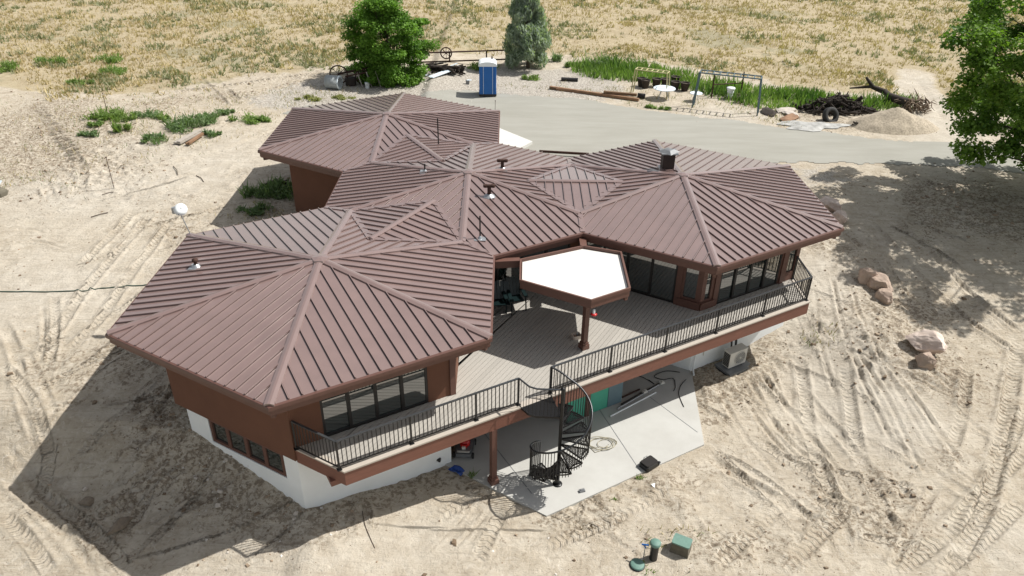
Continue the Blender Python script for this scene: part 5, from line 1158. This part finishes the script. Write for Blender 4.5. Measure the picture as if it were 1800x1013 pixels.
q = GP(646, 154); t = thing('white_bucket', 'white plastic bucket on the gravel below the bushy tree', 'bucket', q); mb = MB(); mb.lathe((0, 0, 0), [(.14, 0), (.17, .36), (.18, .37), (.18, .4), (0, .4)], 14); mb.build('bucket_body', 'white', t, True); mb = MB(); mb.tube([(-.18, 0, .36), (0, -.2, .25), (.18, 0, .36)], .008, 5); mb.build('handle', 'frame', t, True)
q = GP(822, 148); t = thing('small_box', 'small grey box on the gravel left of the blue toilet', 'box', q); mb = MB(); mb.box((0, 0, .14), (.13, .1, .14)); mb.build('box_body', 'grey', t, True); mb = MB(); mb.box((.12, 0, .29), (.16, .1, .012)); mb.build('lid', 'palewhite', t, True)
q = GP(740, 118); t = thing('iron_axle_fence', 'long rusty rail with a spoked wheel running between the two trees', 'fence', q)
a = GP(725, 116) - q; b = GP(905, 112) - q
for hz in (.95, .25): mb = MB(); mb.tube([a + Vector((0, 0, hz)), b + Vector((0, 0, hz + .1))], .06, 7); mb.build('rail', 'rust', t, True)
for f in (.02, .36, .72, 1): p = a.lerp(b, f); mb = MB(); mb.tube([p, p + Vector((0, 0, 1.05))], .06, 6); mb.build('post', 'rust', t, True)
wheel(t, tuple(a.lerp(b, .33) + Vector((0, -.15, .95))), .42)
q = GP(853, 96); 
mb = MB(); q = GP(778, 127); rg = random.Random(12)
for i in range(60): p = q + Vector((rg.uniform(-1.3, 1.2), rg.uniform(-.3, .4), rg.uniform(.05, .55))); a_ = rg.gauss(0, .5); mb.bar(p, p + Vector((math.cos(a_) * .7, math.sin(a_) * .7, rg.gauss(0, .1))), .12, .10)
tag(mb.build('firewood_pile', 'charred'), 'pile of dark split firewood under the rusty rail', 'firewood')
for a, b, w_, lab in (((757, 139), (811, 126), .5, 'wide pale metal sheet leaning at the foot of the firewood'), ((748, 136), (804, 122), .10, 'long thin pale pipe lying on top of the metal sheet')):
    p = GP(*a); q = GP(*b); mb = MB(); mb.bar(p + Vector((0, 0, .12)), q + Vector((0, 0, .45)), w_, .05); 
    for k in range(3): mb.bar(p + Vector((0, -.2 + .15 * k, .15)), q + Vector((0, -.2 + .15 * k, .48)), .02, .05) if w_ > .2 else None
    tag(mb.build('metal_sheet' if w_ > .2 else 'pale_pipe', 'palewhite'), lab, 'sheet' if w_ > .2 else 'pipe')
p = GP(845, 285)
a = bp(948, 266, -.45 * S); b = bp(1035, 271, -.45 * S); mb = MB(); mb.bar((a[0], a[1], -.45 * S), (b[0], b[1], -.45 * S), .1, .12); tag(mb.build('edging_board', 'rust'), 'dark edging strip between the paved yard and the gravel behind the middle roof', 'edging')
# loose timber frame in the shade of the back left wall
a = GP(458, 333); t = thing('broken_pallet', 'dark broken pallet among the shaded weeds by the back wall', 'pallet', a)
for k in range(3): mb = MB(); mb.bar((.0 + .3 * k, 0, .12), (.6 + .3 * k, .9, .14), .12, .05); mb.build('slat', 'charred', t, True)
for k in (0, 1): mb = MB(); mb.bar((-.1 + .4 * k, .1 + .6 * k, .05), (1.5, .1 + .5 * k, .06), .1, .09); mb.build('runner', 'charred', t, True)

# ================================================================== PLANTS
def leafcloud(centers, radii, n_each, size, cols, rng, flat=.6, elong=1.3, droop=0.):
    """leaf quads scattered through clumps; returns verts, faces, colours"""
    C_ = np.repeat(centers, n_each, 0); Rr = np.repeat(radii, n_each, 0); N_ = len(C_)
    d = rng.normal(size=(N_, 3)); d /= np.linalg.norm(d, axis=1)[:, None]; rad = rng.random(N_) ** .5
    p = C_ + d * rad[:, None] * Rr
    nrm = rng.normal(size=(N_, 3)); nrm[:, 2] = np.abs(nrm[:, 2]) + flat; nrm = nrm + d * .5; nrm /= np.linalg.norm(nrm, axis=1)[:, None]
    t1 = np.cross(nrm, rng.normal(size=(N_, 3))); 
    if droop: t1 = t1 / np.linalg.norm(t1, axis=1)[:, None]; t1[:, 2] -= droop
    t1 /= np.linalg.norm(t1, axis=1)[:, None]; t2 = np.cross(nrm, t1); t2 /= np.maximum(np.linalg.norm(t2, axis=1)[:, None], 1e-6)
    s = size * rng.uniform(.6, 1.3, N_)[:, None]
    v = np.stack([p - t1 * s * elong * .5, p + t2 * s * .42, p + t1 * s * elong * .5, p - t2 * s * .42], 1)
    v[:, 1] += nrm * s * .12; v[:, 3] += nrm * s * .12
    f = np.arange(N_ * 4).reshape(-1, 4)
    ci = np.repeat(rng.random(len(centers)), n_each); mixv = np.clip(ci * .6 + rng.random(N_) * .5, 0, 1)[:, None]
    col = np.array(cols[0]) * (1 - mixv) + np.array(cols[1]) * mixv
    return v.reshape(-1, 3), f, np.repeat(col, 4, 0)
def limb(mb, a, b, r0, r1, rg, sag=.15, n=5):
    a = np.array(a); b = np.array(b); L = np.linalg.norm(b - a); pts = []; off = np.array([rg.gauss(0, 1), rg.gauss(0, 1), rg.gauss(0, .5)]) * L * .07
    for i in range(n + 1):
        f = i / n; pts.append(a + (b - a) * f + off * math.sin(f * math.pi) + np.array([0, 0, L * sag * math.sin(f * math.pi)]))
    mb.tube(pts, list(np.linspace(r0, r1, n + 1)), 6)
def tree(name, lab, base, hc, rad, height, ncl, per, leaf, cols, seed, low=.12, trunk_r=.25, m='leaf', shape='round', crad=(.45, .95), droop=0., elong=1.3, cat='tree'):
    rng = np.random.default_rng(seed); rg = random.Random(seed); t = thing(name, lab, cat, base); B = np.array(base)
    cen = []
    lobes = [(rng.uniform(0, 6.28), rng.uniform(.1, 1.0), rng.uniform(.62, 1.22)) for _ in range(14)]
    while len(cen) < ncl:
        a = rng.uniform(0, 6.28); fz = rng.random()
        if shape == 'round': prof = math.sqrt(max(0, 1 - (2 * fz - .92) ** 2 / 1.12)) * (.86 + .14 * math.sin(fz * 9 + seed))
        else: prof = (1 - fz ** 1.6) ** .75 * (.72 + .28 * min(1, fz * 4)) + .06
        k = 1.0
        for la, lz, ls in lobes: k *= 1 + (ls - 1) * math.exp(-((math.remainder(a - la, 6.283)) / .6) ** 2 - ((fz - lz) / .25) ** 2)
        r_ = (rng.random() ** .42) * prof * k
        cen.append((B[0] + rad[0] * r_ * math.cos(a), B[1] + rad[1] * r_ * math.sin(a), B[2] + low + (height - low) * fz))
    cen = np.array(cen); cr = rng.uniform(crad[0], crad[1], (ncl, 1)) * np.array([[1, 1, .62 if not droop else 1.1]])
    v, f, c = leafcloud(cen, cr, per, leaf, cols, rng, droop=droop, elong=elong)
    meshnp('crown', v, f, m, c, t)
    mb = MB(); top = B + np.array([rg.gauss(0, .2), rg.gauss(0, .2), height * .62]); limb(mb, B - (0, 0, .3), top, trunk_r, trunk_r * .35, rg, 0, 6)
    mb.build('trunk', 'bark', t)
    mb = MB()
    for i in range(0, ncl, 2 if ncl < 140 else 3):
        s_ = B + (top - B) * min(.95, max(.12, (cen[i][2] - B[2]) / height * rg.uniform(.5, .9))); limb(mb, s_, cen[i], trunk_r * .22, .012, rg, .06, 4)
    mb.build('branches', 'bark', t)
    return t
q = G(682, 147); tree('bushy_tree', 'wide bright green bushy tree growing behind the back roof', tuple(q + Vector((0, .6, 0))), None, (3.75, 3.4), 5.75, 170, 330, .14, ((.05, .125, .012), (.19, .35, .05)), 21, low=.15, trunk_r=.13, crad=(.4, .85))
q = G(928, 121); tree('silvery_tree', 'narrow silvery grey green tree right of the blue toilet', tuple(q + Vector((0, .3, 0))), None, (2.25, 2.1), 5.6, 105, 250, .13, ((.15, .21, .155), (.40, .46, .38)), 33, low=.5, trunk_r=.16, shape='cone', crad=(.3, .6), droop=1.2, elong=2.6)
tree('maple_tree', 'large green broadleaf tree cut off by the right edge of the photo', (29.2, 6.6, float(zlow(29.2, 6.6))), None, (8.2, 8.0), 12.0, 320, 320, .17, ((.05, .12, .014), (.21, .34, .055)), 45, low=1.7, trunk_r=.34, crad=(.55, 1.05))

def weedclump(u, v, r, h, cols, label, name='weed_clump', grp='green weed clumps', n=260, seed=0, wide=.035, q=None):
    rng = np.random.default_rng(seed); q = GP(u, v) if q is None else q
    nl = max(3, int(5 * r + 3)); la = rng.uniform(0, 6.28, nl); lr = np.sqrt(rng.random(nl)) * r * .85; lx = lr * np.cos(la) * 1.1; ly = lr * np.sin(la) * .7; lw = rng.uniform(.12, .32, nl) * r * (1 if r < .5 else .9); lh = rng.uniform(.45, 1.1, nl)
    ki = rng.integers(0, nl, n); a = rng.uniform(0, 6.28, n); r0 = np.sqrt(rng.random(n)) ; bx_ = lx[ki] + r0 * lw[ki] * np.cos(a); by_ = ly[ki] + r0 * lw[ki] * np.sin(a); rr_ = r0 * r * .8
    base = np.stack([q.x + bx_, q.y + by_, np.full(n, q.z - .03)], 1)
    hh = h * lh[ki] * rng.uniform(.45, 1.1, n) * (1 - .5 * (rr_ / r) ** 2); an = rng.uniform(0, 6.28, n); lean = rng.uniform(.05, .5, n) * hh + (rr_ / r) * hh * .4
    tip = base + np.stack([np.cos(a) * lean + rng.normal(0, .04, n), np.sin(a) * lean, hh], 1); w_ = wide * rng.uniform(.6, 1.6, n); px = np.stack([np.cos(an) * w_, np.sin(an) * w_, np.zeros(n)], 1)
    mid = (base + tip) / 2 + np.array([0, 0, .08]) * hh[:, None]
    v_ = np.stack([base - px * .5, base + px * .5, mid + px, mid - px], 1).reshape(-1, 3); v2 = np.stack([mid - px, mid + px, tip], 1)
    f = np.arange(n * 4).reshape(-1, 4); vv = np.concatenate([v_, np.stack([mid - px, mid + px, tip + px * .15, tip - px * .15], 1).reshape(-1, 3)]); ff = np.concatenate([f, f + n * 4])
    cc = np.array(cols[0]) + (np.array(cols[1]) - np.array(cols[0])) * rng.random((n, 1)); cc = np.concatenate([np.repeat(cc, 4, 0)] * 2)
    if r >= .5:
        cen = np.stack([q.x + lx, q.y + ly, q.z + h * lh * .33], 1); rd = np.stack([lw * 1.9, lw * 1.6, h * lh * .42], 1)
        lv, lf_, lc = leafcloud(cen, rd, int(30 + 30 * r), .085, cols, rng, elong=2.2); ff = np.concatenate([ff, lf_ + len(vv)]); vv = np.concatenate([vv, lv]); cc = np.concatenate([cc, lc])
    o = meshnp(name, vv - np.array(q)[None], ff, 'leaf', cc); o.location = q
    # leaflets
    return tag(o, label, 'weeds', grp)
GRN = ((.10, .18, .04), (.24, .33, .10)); DGR = ((.085, .15, .06), (.20, .28, .13))
WL_ = [((181,208,1.0,.75),GRN,'bright green weed clump left of the rusty stake'),((210,209,1.1,.75),GRN,'bright green weed clump right of the rusty stake'),((264,205,.9,.6),DGR,'green weed clump between the stake clump and the big bushes'),((285,212,.6,.5),GRN,'light green weed clump just left of the big bushes'),
 ((318,228,1.2,.8),DGR,'leftmost and largest dark green bush above the grey board'),((345,218,1.2,.9),DGR,'tall dark green bush in the middle of the bush row'),((365,208,.8,.6),DGR,'green bush behind the middle of the bush row'),((378,238,.6,.5),DGR,'low green bush right of the grey board'),
 ((267,249,.8,.6),DGR,'compact green bush alone left of the grey board'),((292,248,.4,.4),DGR,'small green tuft between the compact bush and the grey board'),((162,240,.7,.5),DGR,'low green clump on the white sandy patch at left'),((213,232,.6,.7),GRN,'pale green clump below the stake clumps'),
 ((435,213,1.1,.6),GRN,'green clump left of the back roof'),((455,215,.7,.4),GRN,'small green clump closest to the back roof edge'),((400,200,.6,.5),DGR,'small green clump right of the bush row'),((170,222,.6,.4),GRN,'olive clump below the left stake clump'),
 ((478,345,1.3,.9),DGR,'dark green bush in the shade of the back left wall'),((497,335,1.1,.8),DGR,'dark bush touching the brown back wall'),((443,346,.6,.5),DGR,'small dark weed at the left of the shaded wall'),((450,370,.9,.5),DGR,'low weed nearest the front roof in the shaded gap'),
 ((138,148,.9,.6),GRN,'bright green clump at the left field edge by the thin stake'),((208,128,1.3,.7),GRN,'bright green clump in the dry field, upper left'),((193,108,1.2,.8),GRN,'bright green clump in the dry field behind the upper left clump'),((5,124,1.2,.8),GRN,'bright green clump at the left edge of the photo'),((92,110,1.3,.6),GRN,'green patch in the dry field left of the bright clumps'),
 ((166,138,.9,.6),((.14,.15,.05),(.26,.24,.10)),'olive brown clump at the field edge'),((1118,842,.2,.28),GRN,'green weed at the front edge of the patio slab'),((1077,880,.14,.12),GRN,'tiny green weed on the sand below the patio'),((833,838,.16,.35),GRN,'green weed at the patio edge near the blue tarp'),
 ((1135,1000,.4,.14),GRN,'low green grass around the green capped risers'),((1160,965,.35,.2),((.2,.2,.08),(.3,.28,.12)),'dry olive grass right of the black riser pipe'),((968,108,.9,.9),DGR,'round dark green bush right of the silvery tree'),((1048,118,1.,1.5),DGR,'tall dark green bush at the left of the green strip'),((1010,118,.8,.7),GRN,'low green clump left of the tall dark bush'),
 ((600,172,.9,.3),((.2,.22,.08),(.3,.3,.12)),'yellow green clump below the concrete pipe'),((540,175,.9,.35),((.2,.22,.08),(.3,.3,.12)),'yellow green clump left of the back roof peak'),((930,140,.8,.5),GRN,'green clump on the gravel right of the toilet'),((1145,190,.5,.3),GRN,'small green clump at the yard edge below the round table'),((1168,192,.5,.3),GRN,'small green clump just left of the blue grey frame leg'),
 ((840,120,1.4,.7),GRN,'green grass patch behind the blue toilet'),((745,132,.8,.5),GRN,'green grass patch right of the bushy tree'),((710,128,1.,.8),DGR,'dark green undergrowth at the foot of the bushy tree'),((1030,925,.3,.1),((.12,.08,.05),(.2,.14,.09)),'dead brown tuft on the sand below the patio'),((620,125,.8,.6),DGR,'dark green undergrowth behind the farm implement')]
for i, ((u, v, r_, h_), cc_, lab) in enumerate(WL_): weedclump(u, v, r_, h_, cc_, lab, n=int(50 + 70 * r_ * r_), seed=100 + i, wide=.028 if r_ > .5 else .012)

# the strip of tall green grass behind the climbing frames: one uncountable mass
def strip(name, lab, polyl, dens, hgt, cols, seed, wide=.05, m='leaf', keepf=None):
    rng = np.random.default_rng(seed); pg = np.array([G(u, v)[:2] for u, v in polyl]); x0, y0 = pg.min(0); x1, y1 = pg.max(0); n = int((x1 - x0) * (y1 - y0) * dens); x = rng.uniform(x0, x1, n); y = rng.uniform(y0, y1, n)
    k = inpoly(x + rng.normal(0, .35, n), y + rng.normal(0, .25, n), [tuple(p) for p in pg]); 
    if keepf is not None: k &= keepf(x, y, rng)
    x = x[k]; y = y[k]; n = len(x); z = zlow(x, y); cl = fbm(x, y, 1.6, seed, 3)
    hh = hgt * (.35 + 1.3 * np.clip(cl - .2, 0, .8)) * rng.uniform(.7, 1.2, n); an = rng.uniform(0, 6.28, n); px = np.stack([np.cos(an), np.sin(an), 0 * an], 1) * (wide * rng.uniform(.6, 1.5, n))[:, None]
    b = np.stack([x, y, z - .03], 1); tp = b + np.stack([rng.normal(0, .3, n) * hh, rng.normal(0, .3, n) * hh, hh], 1)
    v = np.stack([b - px, b + px, tp + px * .2, tp - px * .2], 1).reshape(-1, 3); f = np.arange(n * 4).reshape(-1, 4)
    mixv = np.clip((cl - .3) * 2 + rng.normal(0, .2, n), 0, 1)[:, None]; c = np.array(cols[0]) * mixv + np.array(cols[1]) * (1 - mixv)
    return tag(meshnp(name, v, f, m, np.repeat(c, 4, 0)), lab, None, kind='stuff')
strip('green_grass', 'strip of tall lush green grass behind the climbing frames', [(1000, 112), (1060, 108), (1110, 112), (1200, 128), (1225, 140), (1300, 152), (1380, 160), (1480, 172), (1530, 178), (1600, 178), (1610, 190), (1560, 195), (1430, 192), (1380, 195), (1330, 190), (1260, 172), (1215, 160), (1130, 145), (1040, 138), (1010, 128)], 55, .8, ((.06, .13, .03), (.21, .31, .09)), 5)
# dry field grass
def field(seed, n0, hgt, wide, cols, blades, keep, name, lab, xr=(-95, 105), yr=(16, 125), sel=None):
    rng = np.random.default_rng(seed); yy = yr[0] + (yr[1] - yr[0]) * rng.random(n0) ** 1.25; xx = rng.uniform(-1, 1, n0) * (12 + yy * .95) + 3
    fyv = np.interp(xx, [q.x for q in FL], [q.y for q in FL]) + (fbm(xx, yy, 2.2, 9, 4) - .5) * 5; k = (yy > fyv + rng.normal(.3, .9, n0))
    d = np.full(n0, 1e9)
    for i in range(len(ptha) - 1):
        a = np.array(ptha[i][:2]); e = np.array(ptha[i + 1][:2]) - a; t = np.clip(((xx - a[0]) * e[0] + (yy - a[1]) * e[1]) / (e @ e), 0, 1); d = np.minimum(d, np.hypot(xx - a[0] - t * e[0], yy - a[1] - t * e[1]))
    k &= d > 1.6; k &= keep(xx, yy, rng); x = xx[k]; y = yy[k]; n = len(x); z = zlow(x, y); cl = fbm(x, y, 2.5, seed + 3, 4); sc = rng.uniform(.6, 1.3, n) * (.6 + .9 * cl) * (1 + np.maximum(0, y - 40) * .008)
    V_ = []; C_ = []
    for b in range(blades):
        an = rng.uniform(0, 6.28, n); o = np.stack([rng.normal(0, .10, n), rng.normal(0, .10, n), 0 * an], 1) * sc[:, None]; bs = np.stack([x, y, z - .03], 1) + o
        px = np.stack([np.cos(an), np.sin(an), 0 * an], 1) * (wide * sc)[:, None]; ln = rng.uniform(.15, .9, n) * hgt * sc; a2 = rng.uniform(0, 6.28, n)
        tp = bs + np.stack([np.cos(a2) * ln, np.sin(a2) * ln, hgt * sc * rng.uniform(.5, 1.1, n)], 1); V_.append(np.stack([bs - px, bs + px, tp + px * .25, tp - px * .25], 1)); 
        mixv = np.clip((cl - .25) * 1.6 + rng.normal(0, .25, n), 0, 1)[:, None]; C_.append(np.repeat(np.array(cols[0]) * mixv + np.array(cols[1]) * (1 - mixv), 4, 0))
    v = np.concatenate([q.reshape(-1, 3) for q in V_]); return tag(meshnp(name, v, np.arange(len(v)).reshape(-1, 4), 'straw', np.concatenate(C_)), lab, None, kind='stuff')
field(3, 85000, .24, .04, ((.52, .435, .265), (.40, .315, .18)), 4, lambda x, y, r: r.random(len(x)) < np.clip(fbm(x, y, 4, 12, 4) * 2.2 - .45, .1, 1), 'dry_grass', 'straw coloured dry grass covering the field behind the yard')
field(8, 42000, .30, .045, ((.30, .30, .19), (.19, .22, .12)), 6, lambda x, y, r: (fbm(x, y, 3.0, 77, 4) + .12 * fbm(x, y, .8, 5, 2) > .60 + .05 * r.random(len(x)) + np.where(x > 12, .05, -.025)), 'sagebrush', 'grey green weeds scattered through the dry field')

WLp = [tuple(p) for p in WL]
def stubble():
    rng = np.random.default_rng(71); V_ = []; C_ = []; spots = [(150, 190, 7, 900), (300, 170, 5, 600), (60, 280, 5, 700), (450, 190, 4, 500), (230, 215, 4, 700), (560, 165, 3, 400), (40, 330, 2.5, 400), (1050, 160, 3, 500), (1150, 178, 3, 500), (1290, 190, 3, 500), (1380, 215, 2, 300), (1560, 165, 3, 400), (900, 165, 3, 400), (1420, 600, 1, 120), (840, 850, .5, 120), (1000, 900, 1, 80), (470, 370, 1.5, 300), (330, 240, 3, 500), (1190, 930, 1.2, 120)]
    for u, v, r_, n in spots:
        c = G(u, v); x = c.x + rng.normal(0, r_ * .6, n); y = c.y + rng.normal(0, r_ * .45, n); k = ~inpoly(x, y, WLp) & ~inpoly(x, y, rp) & ~((x > -.3) & (x < 8.8) & (y > -12.6) & (y < -1)); k &= vnoise(x, y, .8, 19) > .45; x = x[k]; y = y[k]; n = len(x)
        z = np.array([H(a, b) for a, b in zip(x, y)]); an = rng.uniform(0, 6.28, n); w_ = .018; px = np.stack([np.cos(an), np.sin(an), 0 * an], 1) * w_; b = np.stack([x, y, z - .01], 1); h_ = rng.uniform(.06, .22, n)
        tp = b + np.stack([rng.normal(0, .08, n), rng.normal(0, .08, n), h_], 1); V_.append(np.stack([b - px, b + px, tp + px * .3, tp - px * .3], 1).reshape(-1, 3)); g = rng.random((n, 1)); gr = rng.random((n, 1)) < .35
        C_.append(np.repeat(np.where(gr, np.array([[.14, .19, .07]]), np.array([[.42, .35, .2]]) * (.7 + .5 * g)), 4, 0))
    v = np.concatenate(V_); tag(meshnp('stubble', v, np.arange(len(v)).reshape(-1, 4), 'straw', np.concatenate(C_)), 'sparse dry stubble and sprouts on the bare soil round the yard', None, kind='stuff')
stubble()
# clods and pebbles
def scatter(name, lab, spots, n_per, size, cols, m, seed, kind='stuff'):
    rng = np.random.default_rng(seed); ico = np.array([(-1, -1, -.6), (1, -1, -.5), (1, 1, -.6), (-1, 1, -.5), (-.7, -.6, .6), (.7, -.7, .5), (.6, .7, .7), (-.7, .7, .5)]) * .6
    fc = np.array([(0, 1, 5, 4), (1, 2, 6, 5), (2, 3, 7, 6), (3, 0, 4, 7), (4, 5, 6, 7)]); V_ = []; F_ = []; C_ = []; k = 0
    for (u, v, r_, w_) in spots:
        c = G(u, v); n = int(n_per * w_ * r_ * r_)
        for _ in range(n):
            x = c.x + rng.normal() * r_ * .75; y = c.y + rng.normal() * r_ * .75
            if (-.2 < x < 8.4 and -12.4 < y < -1.5) or (abs(x - 3) < 12 and abs(y - .5) < 9.5 and inhouse(x, y)): continue
            s = size * float(min(rng.pareto(3) * .5 + .35, 2.2)); a = rng.uniform(0, 6.28); R2 = np.array([[math.cos(a), -math.sin(a), 0], [math.sin(a), math.cos(a), 0], [0, 0, 1]])
            vv = (ico + rng.normal(0, .14, (8, 3))) * np.array([1, .8, .7]) * s; V_.append(vv @ R2.T + (x, y, H(x, y) + s * .1)); F_.append(fc + k); k += 8; g = rng.random(); C_.append(np.repeat([np.array(cols[0]) * g + np.array(cols[1]) * (1 - g)], 8, 0))
    return tag(meshnp(name, np.concatenate(V_), np.concatenate(F_), m, np.concatenate(C_)), lab, None, kind=kind)
def inhouse(x, y): return bool(inpoly(np.array([x]), np.array([y]), WLp)[0])
scatter('soil_clods', 'dark soil clods strewn over the disturbed ground', DB + [(1500, 800, 5, .12), (1400, 900, 5, .12), (1650, 500, 5, .15), (150, 400, 6, .1), (100, 800, 5, .12), (700, 960, 4, .15), (1150, 930, 3, .3), (60, 250, 7, .15), (1700, 900, 5, .12)], 34, .065, ((.16, .115, .075), (.36, .28, .20)), 'clod', 1)
scatter('pebbles', 'pale pebbles strewn in the shadow left of the house', [(380, 760, 1.6, 1), (350, 830, 2, .8), (440, 840, 1.2, 1), (500, 900, 1.2, .8), (300, 740, 1.6, .5), (250, 850, 1.5, .3), (620, 900, 1, .6), (700, 860, .8, .6), (1350, 600, 1, .5), (1200, 930, 1.2, .6), (1100, 960, 1.2, .5), (580, 990, 1.5, .5), (450, 980, 1.5, .4), (1000, 960, 1.5, .3), (150, 240, 2.5, .3)], 45, .035, ((.72, .70, .66), (.45, .40, .34)), 'pebble', 2)
scatter('yard_gravel', 'loose pale gravel along the back edge of the paved yard', [(600, 160, 3, 1), (700, 158, 3, 1), (790, 150, 3, 1), (950, 150, 3, 1), (1010, 150, 2, .8), (1260, 190, 2, .5)], 30, .06, ((.66, .63, .58), (.40, .36, .31)), 'pebble', 3)
